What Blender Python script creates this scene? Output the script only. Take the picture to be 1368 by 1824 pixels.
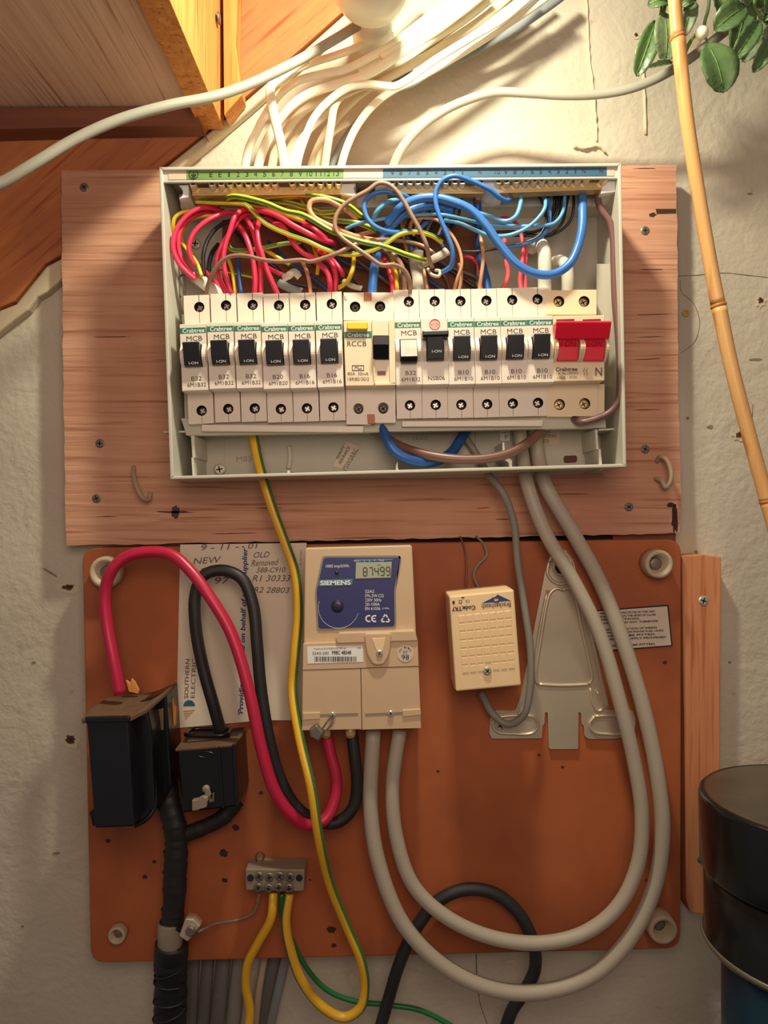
import bpy, math, random
from mathutils import Vector, Matrix
random.seed(7)
for o in list(bpy.data.objects): bpy.data.objects.remove(o)
SC = bpy.context.scene
COL = SC.collection
Z0 = 1.5          # height of the lens above the floor of the cupboard
D = 0.61          # lens to wall distance
F = 1368.0
# ------------------------------------------------------------------ camera
cd = bpy.data.cameras.new('camera'); cam = bpy.data.objects.new('camera', cd); COL.objects.link(cam)
cam.location = (0, -D, Z0); cam.rotation_euler = (math.pi/2, 0, 0)
cd.sensor_fit = 'HORIZONTAL'; cd.sensor_width = 36; cd.lens = 36; cd.clip_start = .005
SC.camera = cam
# ------------------------------------------------------------------ world + lights
w = bpy.data.worlds.new('world'); SC.world = w; w.use_nodes = True
w.node_tree.nodes['Background'].inputs[0].default_value = (1, .87, .79, 1)
w.node_tree.nodes['Background'].inputs[1].default_value = .16
def light(name, kind, loc, power, col, size, target=None, size_y=None):
    l = bpy.data.lights.new(name, kind); l.energy = power; l.color = col
    if kind == 'POINT': l.shadow_soft_size = size
    if kind == 'AREA':
        l.size = size
        if size_y: l.shape = 'RECTANGLE'; l.size_y = size_y
    o = bpy.data.objects.new(name, l); COL.objects.link(o); o.location = loc
    if target: o.rotation_euler = (Vector(target)-Vector(loc)).to_track_quat('-Z', 'Y').to_euler()
    return o
light('lamp_light', 'AREA', (.024, -.215, Z0+.421), 2.2, (1, .965, .74), .035, (.0, -.03, Z0+.10), .035)
light('fill_light', 'AREA', (.03, -.70, Z0+.16), 1.75, (1, .77, .61), .30, (.06, 0, Z0-.02))  # added fill light behind the lens, stands for no real lamp or opening
vs = SC.view_settings
vs.view_transform = 'Standard'; vs.look = 'None'; vs.exposure = 0; vs.gamma = 1; vs.use_curve_mapping = False

# ------------------------------------------------------------------ helpers
def P(px, py, h=0.0):
    s = (D-h)/F
    return Vector(((px-684)*s, -h, Z0+(912-py)*s))
def crop(c, pts):
    x0, y0, s = c
    return [(x0+p[0]/s, y0+p[1]/s) + tuple(p[2:]) for p in pts]

class MB:
    def __init__(s): s.v = []; s.f = []; s.m = []
    def face(s, idx, m=0): s.f.append(tuple(idx)); s.m.append(m)
    def add(s, vs_, fs, m=0):
        b = len(s.v); s.v += [Vector(v) for v in vs_]
        for f in fs: s.face([b+i for i in f], m)
    def prism(s, front, back, m=0):
        n = len(front); b = len(s.v); s.v += [Vector(v) for v in front]+[Vector(v) for v in back]
        s.face([b+i for i in range(n)], m); s.face([b+n+i for i in reversed(range(n))], m)
        for i in range(n):
            j = (i+1) % n; s.face((b+i, b+n+i, b+n+j, b+j), m)
    def ppx(s, poly, h1, h0, m=0):
        """polygon traced at height h1 off the wall, extruded straight back to h0"""
        fr = [P(x, y, h1) for x, y in poly]
        s.prism(fr, [Vector((v.x, -h0, v.z)) for v in fr], m)
    def rpx(s, x0, y0, x1, y1, h1, h0, m=0): s.ppx([(x0, y0), (x0, y1), (x1, y1), (x1, y0)], h1, h0, m)
    def box(s, x0, x1, y0, y1, z0, z1, m=0):
        s.prism([(x0, y0, z0), (x1, y0, z0), (x1, y0, z1), (x0, y0, z1)], [(x0, y1, z0), (x1, y1, z0), (x1, y1, z1), (x0, y1, z1)], m)
    def xprism(s, prof, x0, x1, m=0):      # profile of (y,z)
        s.prism([(x0, y, z) for y, z in prof], [(x1, y, z) for y, z in prof], m)
    def rings(s, rs, m=0, cap=True, closed_mats=None):
        n = len(rs[0]); b = len(s.v)
        for r in rs: s.v += [Vector(v) for v in r]
        for k in range(len(rs)-1):
            for i in range(n):
                j = (i+1) % n
                mm = closed_mats(i, k) if closed_mats else m
                s.face((b+k*n+i, b+k*n+j, b+(k+1)*n+j, b+(k+1)*n+i), mm)
        if cap:
            s.face([b+i for i in reversed(range(n))], m); e = b+(len(rs)-1)*n
            s.face([e+i for i in range(n)], m)
    def lathe(s, c, axis, prof, n=24, m=0, cap=True):
        """prof: (distance along axis, radius)"""
        a = Vector(axis).normalized(); c = Vector(c)
        u = a.orthogonal().normalized(); w_ = a.cross(u)
        s.rings([[c+a*t+(u*math.cos(2*math.pi*i/n)+w_*math.sin(2*math.pi*i/n))*r for i in range(n)] for t, r in prof], m, cap)
    def cyl(s, a, b, r, n=20, m=0):
        a = Vector(a); b = Vector(b); s.lathe(a, b-a, [(0, r), ((b-a).length, r)], n, m)
    def plate_hole(s, x0, x1, z0, z1, cx, cz, r, y, depth, m=0, mi=1, n=24):
        """front face at y with a round hole going back by depth"""
        b = len(s.v); out = []; cir = []
        for i in range(n):
            a = 2*math.pi*i/n; dx, dz = math.cos(a), math.sin(a)
            t = min(((x1-cx)/dx if dx > 1e-6 else (x0-cx)/dx if dx < -1e-6 else 9), ((z1-cz)/dz if dz > 1e-6 else (z0-cz)/dz if dz < -1e-6 else 9))
            out.append(Vector((cx+dx*t, y, cz+dz*t))); cir.append(Vector((cx+dx*r, y, cz+dz*r)))
        for X, Z in ((x0, z0), (x1, z0), (x0, z1), (x1, z1)):     # snap nearest to corners
            k = min(range(n), key=lambda i: (out[i]-Vector((X, y, Z))).length); out[k] = Vector((X, y, Z))
        deep = [v+Vector((0, depth, 0)) for v in cir]
        s.v += out+cir+deep
        for i in range(n):
            j = (i+1) % n
            s.face((b+i, b+j, b+n+j, b+n+i), m); s.face((b+n+i, b+n+j, b+2*n+j, b+2*n+i), mi)
        s.face([b+2*n+i for i in range(n)], mi)
    def build(s, name, mats, parent=None, smooth=False, bevel=0, origin=None, seg=2):
        me = bpy.data.meshes.new(name)
        if origin is None:
            if parent is not None: origin = Vector(parent.get('_o', (0, 0, 0)))
            else:
                xs = [v.x for v in s.v]; ys = [v.y for v in s.v]; zs = [v.z for v in s.v]
                origin = Vector(((min(xs)+max(xs))/2, max(ys), (min(zs)+max(zs))/2))
        origin = Vector(origin)
        me.from_pydata([v-origin for v in s.v], [], s.f)
        mats = mats if isinstance(mats, (list, tuple)) else [mats]
        for m in mats: me.materials.append(m)
        for p, m in zip(me.polygons, s.m): p.material_index = min(m, len(mats)-1); p.use_smooth = smooth
        import bmesh
        bm = bmesh.new(); bm.from_mesh(me); bmesh.ops.recalc_face_normals(bm, faces=bm.faces); bm.to_mesh(me); bm.free()
        me.update()
        o = bpy.data.objects.new(name, me); COL.objects.link(o)
        if parent is not None: o.parent = parent; 
        else: o.location = origin
        o['_o'] = tuple(origin)
        if bevel:
            b = o.modifiers.new('bevel', 'BEVEL'); b.width = bevel; b.segments = seg; b.limit_method = 'ANGLE'; b.angle_limit = math.radians(40)
            b.harden_normals = False
        if smooth == 'auto':
            pass
        return o
def tag(o, label=None, cat=None, group=None, kind=None):
    if label: o['label'] = label
    if cat: o['category'] = cat
    if group: o['group'] = group
    if kind: o['kind'] = kind
    return o
def thing(name, label, cat, loc, group=None):
    o = bpy.data.objects.new(name, None); COL.objects.link(o); o.empty_display_size = .01
    o.location = loc; o['_o'] = tuple(loc)
    return tag(o, label, cat, group)
def sub(parent, o): return o

ORD = 'first second third fourth fifth sixth seventh eighth ninth tenth eleventh twelfth thirteenth fourteenth'.split()
# --- text
_tc = {}
def textmesh(t, bold=0.0):
    k = (t, bold)
    if k in _tc: return _tc[k]
    c = bpy.data.curves.new('t', 'FONT'); c.body = t; c.resolution_u = 3; c.offset = bold; c.fill_mode = 'FRONT'
    o = bpy.data.objects.new('t', c); COL.objects.link(o); bpy.context.view_layer.update()
    me = bpy.data.meshes.new_from_object(o.evaluated_get(bpy.context.evaluated_depsgraph_get()))
    vs_ = [(v.co.x, v.co.y) for v in me.vertices]; fs = [tuple(p.vertices) for p in me.polygons]
    bpy.data.objects.remove(o); bpy.data.meshes.remove(me); bpy.data.curves.remove(c)
    x0 = min(v[0] for v in vs_); x1 = max(v[0] for v in vs_); y0 = min(v[1] for v in vs_); y1 = max(v[1] for v in vs_)
    _tc[k] = ([((x-(x0+x1)/2)/(x1-x0), (y-(y0+y1)/2)/(y1-y0)) for x, y in vs_], fs)
    return _tc[k]
def text3(mb, t, c, w_, hh, right, up, m=0, bold=0.0, shear=0):
    vs_, fs = textmesh(t, bold); c = Vector(c); r = Vector(right).normalized(); u = Vector(up).normalized()
    mb.add([c+r*(x*w_+shear*y*hh)+u*(y*hh) for x, y in vs_], fs, m)
def textpx(mb, t, cx, cy, w_, hh, h, ang=0, m=0, bold=0.0, shear=0):
    s = (D-h)/F; a = math.radians(ang)
    text3(mb, t, P(cx, cy, h), w_*s, hh*s, (math.cos(a), 0, math.sin(a)), (-math.sin(a), 0, math.cos(a)), m, bold, shear)

# --- sweeps
def smooth_path(pts, sub_=7):
    p = [Vector(q) for q in pts]
    if len(p) == 2: return [p[0].lerp(p[1], i/8) for i in range(9)]
    ext = [p[0]*2-p[1]]+p+[p[-1]*2-p[-2]]; out = []
    for i in range(1, len(ext)-2):
        a, b, c, d = ext[i-1:i+3]
        ta, tb, tc = [max(1e-5, (q-r).length)**.5 for q, r in ((b, a), (c, b), (d, c))]
        m1 = ((b-a)/ta-(c-a)/(ta+tb)+(c-b)/tb)*tb; m2 = ((c-b)/tb-(d-b)/(tb+tc)+(d-c)/tc)*tb
        for k in range(sub_):
            t = k/sub_; t2 = t*t; t3 = t2*t
            out.append(b*(2*t3-3*t2+1)+m1*(t3-2*t2+t)+c*(-2*t3+3*t2)+m2*(t3-t2))
    out.append(p[-1]); return out
def sweep(mb, path, rw, rn=None, n=14, m=0, mats=None, phase=0, twist=0, jitter=0, taper=None):
    rn = rn or rw; N = None; rs = []
    for i, q in enumerate(path):
        T = (path[min(i+1, len(path)-1)]-path[max(i-1, 0)]).normalized()
        ref = Vector((0, -1, 0)) if N is None else N
        ideal = Vector((0, -1, 0))-T*T.dot(Vector((0, -1, 0)))
        if N is None: N2 = ideal if ideal.length > .05 else T.orthogonal()
        else:
            N2 = N-T*T.dot(N)
            if ideal.length > .25: N2 = N2.normalized()*.5+ideal.normalized()*.5
        N = N2.normalized(); W = T.cross(N)
        k = taper(i/(len(path)-1)) if taper else 1
        if jitter: k *= 1+random.uniform(-jitter, jitter)
        rs.append([q+W*(rw*k*math.cos(2*math.pi*j/n+phase+twist*i/len(path)))+N*(rn*k*math.sin(2*math.pi*j/n+phase+twist*i/len(path))) for j in range(n)])
    mb.rings(rs, m, True, mats)

# ------------------------------------------------------------------ materials
def srgb(r, g, b):
    f = lambda c: ((c/255+.055)/1.055)**2.4 if c/255 > .04045 else c/255/12.92
    return (f(r), f(g), f(b), 1)
def nodes(name):
    m = bpy.data.materials.new(name); m.use_nodes = True; nt = m.node_tree
    return m, nt, nt.nodes['Principled BSDF'], nt.nodes.new, nt.links.new
def plain(name, col, rough=.45, metal=0, bump=.0, bscale=400, var=.06, spec=.5, em=None, vscale=60, trans=0):
    m, nt, bs, N, L = nodes(name)
    c = srgb(*col); bs.inputs['Roughness'].default_value = rough; bs.inputs['Metallic'].default_value = metal
    bs.inputs['Specular IOR Level'].default_value = spec
    tc = N('ShaderNodeTexCoord'); nz = N('ShaderNodeTexNoise'); nz.inputs['Scale'].default_value = vscale; nz.inputs['Detail'].default_value = 5
    L(tc.outputs['Object'], nz.inputs['Vector'])
    mx = N('ShaderNodeMix'); mx.data_type = 'RGBA'
    mx.inputs['A'].default_value = tuple(x*(1-var) for x in c[:3])+(1,); mx.inputs['B'].default_value = tuple(min(1, x*(1+var)) for x in c[:3])+(1,)
    L(nz.outputs['Fac'], mx.inputs['Factor']); L(mx.outputs['Result'], bs.inputs['Base Color'])
    if bump:
        n2 = N('ShaderNodeTexNoise'); n2.inputs['Scale'].default_value = bscale; L(tc.outputs['Object'], n2.inputs['Vector'])
        bp = N('ShaderNodeBump'); bp.inputs['Strength'].default_value = bump; bp.inputs['Distance'].default_value = .0006
        L(n2.outputs['Fac'], bp.inputs['Height']); L(bp.outputs['Normal'], bs.inputs['Normal'])
    if em: bs.inputs['Emission Color'].default_value = srgb(*em[0]); bs.inputs['Emission Strength'].default_value = em[1]
    if trans: bs.inputs['Subsurface Weight'].default_value = trans; bs.inputs['Subsurface Scale'].default_value = .003
    return m
def wood(name, c1, c2, scale, rot=(0, 0, 0), bump=.5, rough=.75, c3=None, patch=None, dist=.0008, lo=.3, hi=.72):
    """grain runs along the axis with the small scale"""
    m, nt, bs, N, L = nodes(name); bs.inputs['Roughness'].default_value = rough; bs.inputs['Specular IOR Level'].default_value = .25
    tc = N('ShaderNodeTexCoord'); mp = N('ShaderNodeMapping'); mp.inputs['Rotation'].default_value = rot
    L(tc.outputs['Object'], mp.inputs['Vector'])
    mp2 = N('ShaderNodeMapping'); mp2.inputs['Scale'].default_value = scale; L(mp.outputs['Vector'], mp2.inputs['Vector'])
    n1 = N('ShaderNodeTexNoise'); n1.inputs['Scale'].default_value = 1; n1.inputs['Detail'].default_value = 8; n1.inputs['Distortion'].default_value = .6
    L(mp2.outputs['Vector'], n1.inputs['Vector'])
    r = N('ShaderNodeValToRGB'); r.color_ramp.elements[0].position = lo; r.color_ramp.elements[0].color = srgb(*c1)
    r.color_ramp.elements[1].position = hi; r.color_ramp.elements[1].color = srgb(*c2); L(n1.outputs['Fac'], r.inputs['Fac'])
    out = r.outputs['Color']
    if c3:   # dark growth streaks
        n3 = N('ShaderNodeTexNoise'); n3.inputs['Scale'].default_value = 2.2; n3.inputs['Detail'].default_value = 3; L(mp2.outputs['Vector'], n3.inputs['Vector'])
        r3 = N('ShaderNodeValToRGB'); r3.color_ramp.elements[0].position = .56; r3.color_ramp.elements[0].color = (0, 0, 0, 1)
        r3.color_ramp.elements[1].position = .70; r3.color_ramp.elements[1].color = (1, 1, 1, 1); L(n3.outputs['Fac'], r3.inputs['Fac'])
        mx = N('ShaderNodeMix'); mx.data_type = 'RGBA'; L(r3.outputs['Color'], mx.inputs['Factor']); L(out, mx.inputs['A']); mx.inputs['B'].default_value = srgb(*c3); out = mx.outputs['Result']
    if patch:  # broad stains
        n4 = N('ShaderNodeTexNoise'); n4.inputs['Scale'].default_value = 9; n4.inputs['Detail'].default_value = 4; L(tc.outputs['Object'], n4.inputs['Vector'])
        r4 = N('ShaderNodeValToRGB'); r4.color_ramp.elements[0].position = .45; r4.color_ramp.elements[0].color = (0, 0, 0, 1)
        r4.color_ramp.elements[1].position = .75; r4.color_ramp.elements[1].color = (.7, .7, .7, 1); L(n4.outputs['Fac'], r4.inputs['Fac'])
        mx = N('ShaderNodeMix'); mx.data_type = 'RGBA'; L(r4.outputs['Color'], mx.inputs['Factor']); L(out, mx.inputs['A']); mx.inputs['B'].default_value = srgb(*patch); out = mx.outputs['Result']
    L(out, bs.inputs['Base Color'])
    bp = N('ShaderNodeBump'); bp.inputs['Strength'].default_value = bump; bp.inputs['Distance'].default_value = dist
    L(n1.outputs['Fac'], bp.inputs['Height']); L(bp.outputs['Normal'], bs.inputs['Normal'])
    return m
def plaster(name, c1, c2, c3):
    m, nt, bs, N, L = nodes(name); bs.inputs['Roughness'].default_value = .62; bs.inputs['Specular IOR Level'].default_value = .3
    tc = N('ShaderNodeTexCoord')
    big = N('ShaderNodeTexNoise'); big.inputs['Scale'].default_value = 7; big.inputs['Detail'].default_value = 6; L(tc.outputs['Object'], big.inputs['Vector'])
    r = N('ShaderNodeValToRGB'); r.color_ramp.elements[0].position = .35; r.color_ramp.elements[0].color = srgb(*c1); r.color_ramp.elements[1].position = .65; r.color_ramp.elements[1].color = srgb(*c2)
    L(big.outputs['Fac'], r.inputs['Fac'])
    sp = N('ShaderNodeTexNoise'); sp.inputs['Scale'].default_value = 60; sp.inputs['Detail'].default_value = 5; L(tc.outputs['Object'], sp.inputs['Vector'])
    rs = N('ShaderNodeValToRGB'); rs.color_ramp.elements[0].position = .68; rs.color_ramp.elements[0].color = (0, 0, 0, 1); rs.color_ramp.elements[1].position = .76; rs.color_ramp.elements[1].color = (.8, .8, .8, 1)
    L(sp.outputs['Fac'], rs.inputs['Fac'])
    mx = N('ShaderNodeMix'); mx.data_type = 'RGBA'; L(rs.outputs['Color'], mx.inputs['Factor']); L(r.outputs['Color'], mx.inputs['A']); mx.inputs['B'].default_value = srgb(*c3)
    L(mx.outputs['Result'], bs.inputs['Base Color'])
    fine = N('ShaderNodeTexNoise'); fine.inputs['Scale'].default_value = 190; fine.inputs['Detail'].default_value = 6; L(tc.outputs['Object'], fine.inputs['Vector'])
    mid = N('ShaderNodeTexNoise'); mid.inputs['Scale'].default_value = 26; mid.inputs['Detail'].default_value = 7; mid.inputs['Distortion'].default_value = 1.2; L(tc.outputs['Object'], mid.inputs['Vector'])
    ad = N('ShaderNodeMath'); ad.operation = 'MULTIPLY_ADD'; ad.inputs[1].default_value = .45; L(fine.outputs['Fac'], ad.inputs[0]); L(mid.outputs['Fac'], ad.inputs[2])
    bp = N('ShaderNodeBump'); bp.inputs['Strength'].default_value = .55; bp.inputs['Distance'].default_value = .0035; L(ad.outputs[0], bp.inputs['Height']); L(bp.outputs['Normal'], bs.inputs['Normal'])
    return m

M = {}
M['wall'] = plaster('painted_plaster', (190, 178, 158), (204, 193, 173), (170, 152, 130))
M['crack'] = plain('crack_grime', (96, 78, 58), .9)
M['mark2'] = plain('hairline', (136, 118, 96), .8)
M['caulk'] = plain('caulk', (206, 192, 160), .6, bump=.6, bscale=120)
M['ply'] = wood('plywood_fir', (192, 138, 110), (216, 168, 136), (5, 5, 150), bump=.9, c3=(166, 108, 82), patch=(178, 118, 94), dist=.0016)
M['board'] = wood('varnished_board', (180, 100, 60), (168, 92, 54), (22, 22, 22), bump=.08, rough=.5, patch=(120, 66, 48))
M['pine'] = wood('pine_batten', (196, 124, 84), (214, 146, 100), (110, 110, 5), bump=.3, c3=(176, 98, 64))
M['tread'] = wood('tread_board', (222, 186, 156), (236, 206, 176), (260, 4, 20), bump=.4, c3=(186, 142, 112))
M['riser'] = wood('riser_board', (196, 124, 60), (224, 156, 84), (120, 120, 6), bump=.4, c3=(168, 96, 44), rot=(0, 0, 0))
M['string'] = wood('stringer_board', (184, 110, 68), (208, 132, 76), (6, 6, 110), rot=(0, math.radians(41), 0), bump=.3, c3=(160, 80, 44), patch=(150, 92, 76))
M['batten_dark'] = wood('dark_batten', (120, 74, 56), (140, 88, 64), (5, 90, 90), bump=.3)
M['casing'] = plain('grey_casing', (196, 192, 176), .42, bump=.05, var=.03)
M['casing_in'] = plain('casing_inside', (182, 176, 160), .5, var=.05, vscale=25)
M['mcb'] = plain('cream_plastic', (226, 212, 194), .38, var=.02)
M['mcb2'] = plain('yellowed_plastic', (228, 206, 170), .38, var=.02)
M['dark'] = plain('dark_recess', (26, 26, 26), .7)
M['black'] = plain('black_plastic', (14, 15, 18), .28, var=.2)
M['grip'] = plain('black_grip', (17, 20, 26), .35)
M['green'] = plain('green_band', (30, 112, 84), .5)
M['glab'] = plain('green_label', (106, 140, 68), .5)
M['blab'] = plain('blue_label', (50, 94, 120), .5)
M['plab'] = plain('pale_label', (206, 184, 160), .5)
M['ink'] = plain('black_ink', (34, 31, 30), .6)
M['ink_soft'] = plain('grey_ink', (98, 86, 76), .6)
M['white'] = plain('white_print', (236, 236, 228), .5)
M['navy'] = plain('navy_ink', (44, 62, 110), .6)
M['rlogo'] = plain('red_print', (196, 60, 64), .5)
M['emboss'] = plain('moulded_mark', (140, 130, 116), .5)
M['darksteel'] = plain('dark_steel_screw', (78, 68, 60), .4, .5)
M['screw_brass'] = plain('brassy_screw', (216, 202, 164), .32, .6)
M['brass'] = plain('brass', (222, 190, 130), .35, .65, bump=.1)
M['steel'] = plain('steel_screw', (204, 198, 182), .35, .6)
M['dull'] = plain('dull_steel', (128, 120, 108), .45, .6, bump=.2)
M['alu'] = plain('zinc_plate', (214, 198, 172), .36, .6, bump=.12, bscale=90, var=.14, vscale=30)
M['copper'] = plain('copper', (164, 98, 70), .5, .3)
M['red_btn'] = plain('red_handle', (224, 26, 58), .32, trans=.2)
M['red_ink'] = plain('dark_red_print', (140, 14, 34), .5)
M['maroon'] = plain('maroon_window', (92, 40, 46), .4)
M['yellow_btn'] = plain('yellow_button', (246, 190, 6), .3)
def wm(n, c, r=.36): M[n] = plain(n+'_insulation', c, r, bump=.03, bscale=300, var=.04)
wm('w_red', (222, 50, 84)); wm('w_yel', (228, 190, 44)); wm('w_grn', (62, 128, 56)); wm('w_yel2', (226, 172, 40)); wm('w_grn2', (66, 112, 52))
wm('w_brown', (146, 112, 92)); wm('w_tan', (196, 142, 104)); wm('w_dbrown', (112, 76, 66)); wm('w_choc', (108, 74, 72)); wm('w_black', (34, 34, 38)); wm('w_grey', (84, 86, 90))
wm('w_blue', (58, 116, 190)); wm('w_lblue', (92, 158, 200)); wm('w_dblue', (30, 78, 140)); wm('w_salmon', (232, 90, 98))
wm('tail_red', (186, 32, 66)); wm('tail_black', (36, 34, 34), .5); wm('tail_grey', (176, 164, 146), .5); wm('sheath', (206, 200, 182), .5); wm('old_grey', (158, 154, 138), .55); wm('flex_black', (38, 38, 40), .55)
wm('yellow_old', (226, 170, 36)); wm('green_old', (36, 116, 60)); wm('greysheath', (134, 128, 118), .55); wm('grey_dark', (96, 92, 88), .6); wm('beige', (170, 150, 120), .6); wm('slate', (128, 130, 132), .5)
M['white_cable'] = plain('painted_cable', (232, 224, 198), .5, bump=.25, bscale=160, var=.1, vscale=40)
M['white_cable2'] = plain('painted_cable_dusty', (206, 190, 158), .6, bump=.4, bscale=120, var=.16, vscale=50)
M['meter'] = plain('meter_plastic', (206, 176, 140), .45, var=.02)
M['meter_blue'] = plain('meter_blue_panel', (48, 52, 104), .4, var=.08)
M['meter_lblue'] = plain('meter_name_band', (72, 122, 150), .4)
M['optic'] = plain('dark_optic_window', (40, 38, 62), .3); M['lcd'] = plain('lcd', (172, 176, 150), .25)
M['paper'] = plain('paper_card', (224, 208, 186), .8, var=.03)
M['paper2'] = plain('sticker_paper', (214, 196, 176), .7, var=.04)
M['tr'] = plain('ivory_plastic', (240, 208, 160), .45, var=.02)
M['ceramic'] = plain('grubby_ceramic', (188, 168, 140), .5, var=.18, bump=.3, bscale=100)
M['dusty'] = plain('dusty_top', (104, 76, 50), .9, var=.4, bump=.6, bscale=120, vscale=90)
M['bitumen'] = plain('black_tape', (30, 28, 26), .55, bump=.8, bscale=90, var=.3)
M['splinter'] = wood('splinter', (206, 134, 70), (220, 150, 84), (60, 60, 6), bump=.3)
M['cane'] = wood('bamboo_cane', (212, 160, 100), (226, 178, 116), (60, 60, 5), bump=.1, rough=.3, c3=(196, 136, 80), dist=.0003)
M['cane_node'] = plain('bamboo_node', (190, 120, 60), .5)
M['leaf'] = plain('mistletoe_leaf', (86, 112, 66), .36, bump=.5, bscale=160, var=.45, vscale=110)
M['leaf2'] = plain('pale_leaf', (112, 128, 92), .5, bump=.9, bscale=260, var=.55, vscale=200)
M['stem'] = plain('green_stem', (96, 128, 60), .5)
M['berry'] = plain('white_berry', (236, 234, 206), .25, trans=.5)
M['lid'] = plain('black_enamel', (16, 18, 20), .22, bump=.15, bscale=60, var=.5)
M['teal'] = plain('dark_teal_enamel', (18, 60, 78), .3, var=.2)
M['dust_lid'] = plain('dusty_enamel', (70, 60, 48), .26, bump=.35, bscale=70, var=.75, vscale=28)
M['tblock'] = plain('cloudy_block', (142, 128, 108), .4, var=.1)
M['bulb'] = plain('opal_bulb', (214, 204, 176), .25, em=((255, 240, 205), .05))
M['hot'] = plain('bulb_centre', (255, 250, 235), .3, em=((255, 246, 225), 1.2))
M['holeplug'] = plain('plastic_plug', (190, 160, 80), .5)
M['pinkwood'] = M['pine']

# ================================================================== SETTING
mb = MB(); mb.box(-1.2, 1.2, 0, .12, 0, 2.6); wall = mb.build('wall_back', M['wall']); wall['kind'] = 'structure'
mb = MB(); mb.box(-1.2, 1.2, -2.2, .0, -.05, 0); o = mb.build('floor', M['batten_dark']); o['kind'] = 'structure'
def wallpart(name, mb, mat, **k): return mb.build(name, mat, wall, **k)
def crackline(pts, wpx, mat, h=.0004, name='crack'):
    mb = MB(); sweep(mb, smooth_path([P(x, y, h*.2) for x, y in pts], 5), wpx*D/F/2, h, n=6, jitter=.35); return wallpart(name, mb, mat, smooth=True)
crackline([(1044, -10), (1047, 60), (1050, 110), (1056, 158), (1060, 210), (1063, 252)], 6, M['caulk'], .002, 'paint_ridge')
crackline([(1143, 60), (1146, 130), (1148, 175), (1150, 240)], 6, M['caulk'], .0016, 'paint_ridge')
crackline([(1022, 262), (1040, 266), (1066, 262), (1078, 272)], 4, M['caulk'], .003, 'paint_ridge')
crackline([(1208, 492), (1240, 490), (1290, 486), (1330, 490), (1368, 494)], 1.0, M['mark2'])
crackline([(1212, 500), (1214, 520), (1235, 540), (1246, 575), (1236, 610), (1214, 628)], 1, M['mark2'])
crackline([(1341, 720), (1338, 760), (1330, 800)], 1, M['crack'])
crackline([(848, 1700), (850, 1750), (856, 1790), (868, 1824)], 1.4, M['crack'])
HOLES = [(1355, 535, 5, 6), (122, 1046, 11, 6), (125, 1318, 9, 9), (1133, 62, 3.5, 3.5), (1318, 774, 8, 6)]
mb = MB(); c = P(1221, 558, 0); mb.lathe(c, (0, -1, 0), [(0, .003), (.0015, .003), (.0015, .0016), (.0005, .0014)], 16); wallpart('wall_plug', mb, M['holeplug'], smooth=False)
mb = MB(); mb.ppx([(1196, 945), (1238, 952), (1224, 1000), (1190, 998)], .0012, -.002); wallpart('plaster_flake', mb, M['caulk'])

# stairs going up to the right: string board on the wall, tread and riser
mb = MB(); mb.ppx([(-120, 650), (0, 547), (26, 536), (79, 470), (110, 453), (292, 292), (362, 236), (430, 178), (520, 100), (612, 18), (700, -60), (700, -200), (-120, -200)], .011, 0)
tag(mb.build('stair_string', M['string'], bevel=.001), 'reddish wooden stair string board sloping up along the wall', 'stair board')
mb = MB(); mb.ppx([(-120, 652), (0, 552), (28, 541), (82, 474), (114, 457), (296, 296), (366, 240), (434, 182), (524, 104), (616, 22), (704, -56), (716, -44), (626, 36), (534, 116), (446, 194), (380, 250), (306, 312), (130, 472), (104, 502), (84, 520), (66, 530), (50, 552), (22, 572), (0, 590), (-120, 690)], .010, 0)
tag(mb.build('trim_1', M['white_cable2'], bevel=.002), None, None, None, 'structure')
zt = .307
xr = -.1247
mb = MB(); mb.box(-.75, xr-.019, -.5, -.0112, Z0+zt, Z0+zt+.021)
tag(mb.build('stair_tread', M['tread'], bevel=.0006), 'brown ribbed wooden stair tread seen from below at top left', 'stair board')
mb = MB(); mb.box(xr-.0185, xr, -.5, -.0112, Z0+zt-.009, Z0+.75)
rs = thing('stair_riser', 'upright orange wooden stair riser with a screw, lit by the bulb', 'stair board', (xr, -.022, Z0+zt))
mb.build('board', M['riser'], rs, bevel=.0006)
c = Vector((xr, -.072, Z0+ .337)); mb = MB(); c = Vector((xr, -.0405, Z0+(912-32)/F*(D-.0405)))
mb.lathe(c, (1, 0, 0), [(0, .0018), (.0015, .0018), (.0018, .0044), (.003, .004), (.0034, .001)], 18); mb.build('screw', M['dull'], rs, smooth=True)
mb = MB(); mb.ppx([(395, -160), (428, -160), (422, 0), (420, 80), (431, 168), (412, 190), (399, 205)], .030, .0112)
tag(mb.build('corner_block', M['riser'], bevel=.0008), 'narrow split upright wooden block beside the lit riser', 'wood block')
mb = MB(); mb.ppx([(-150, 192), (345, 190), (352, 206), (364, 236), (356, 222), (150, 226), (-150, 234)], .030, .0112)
tag(mb.build('stair_cleat', M['batten_dark'], bevel=.0006), 'dark thin wooden cleat under the ribbed stair tread', 'wood batten')

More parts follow.
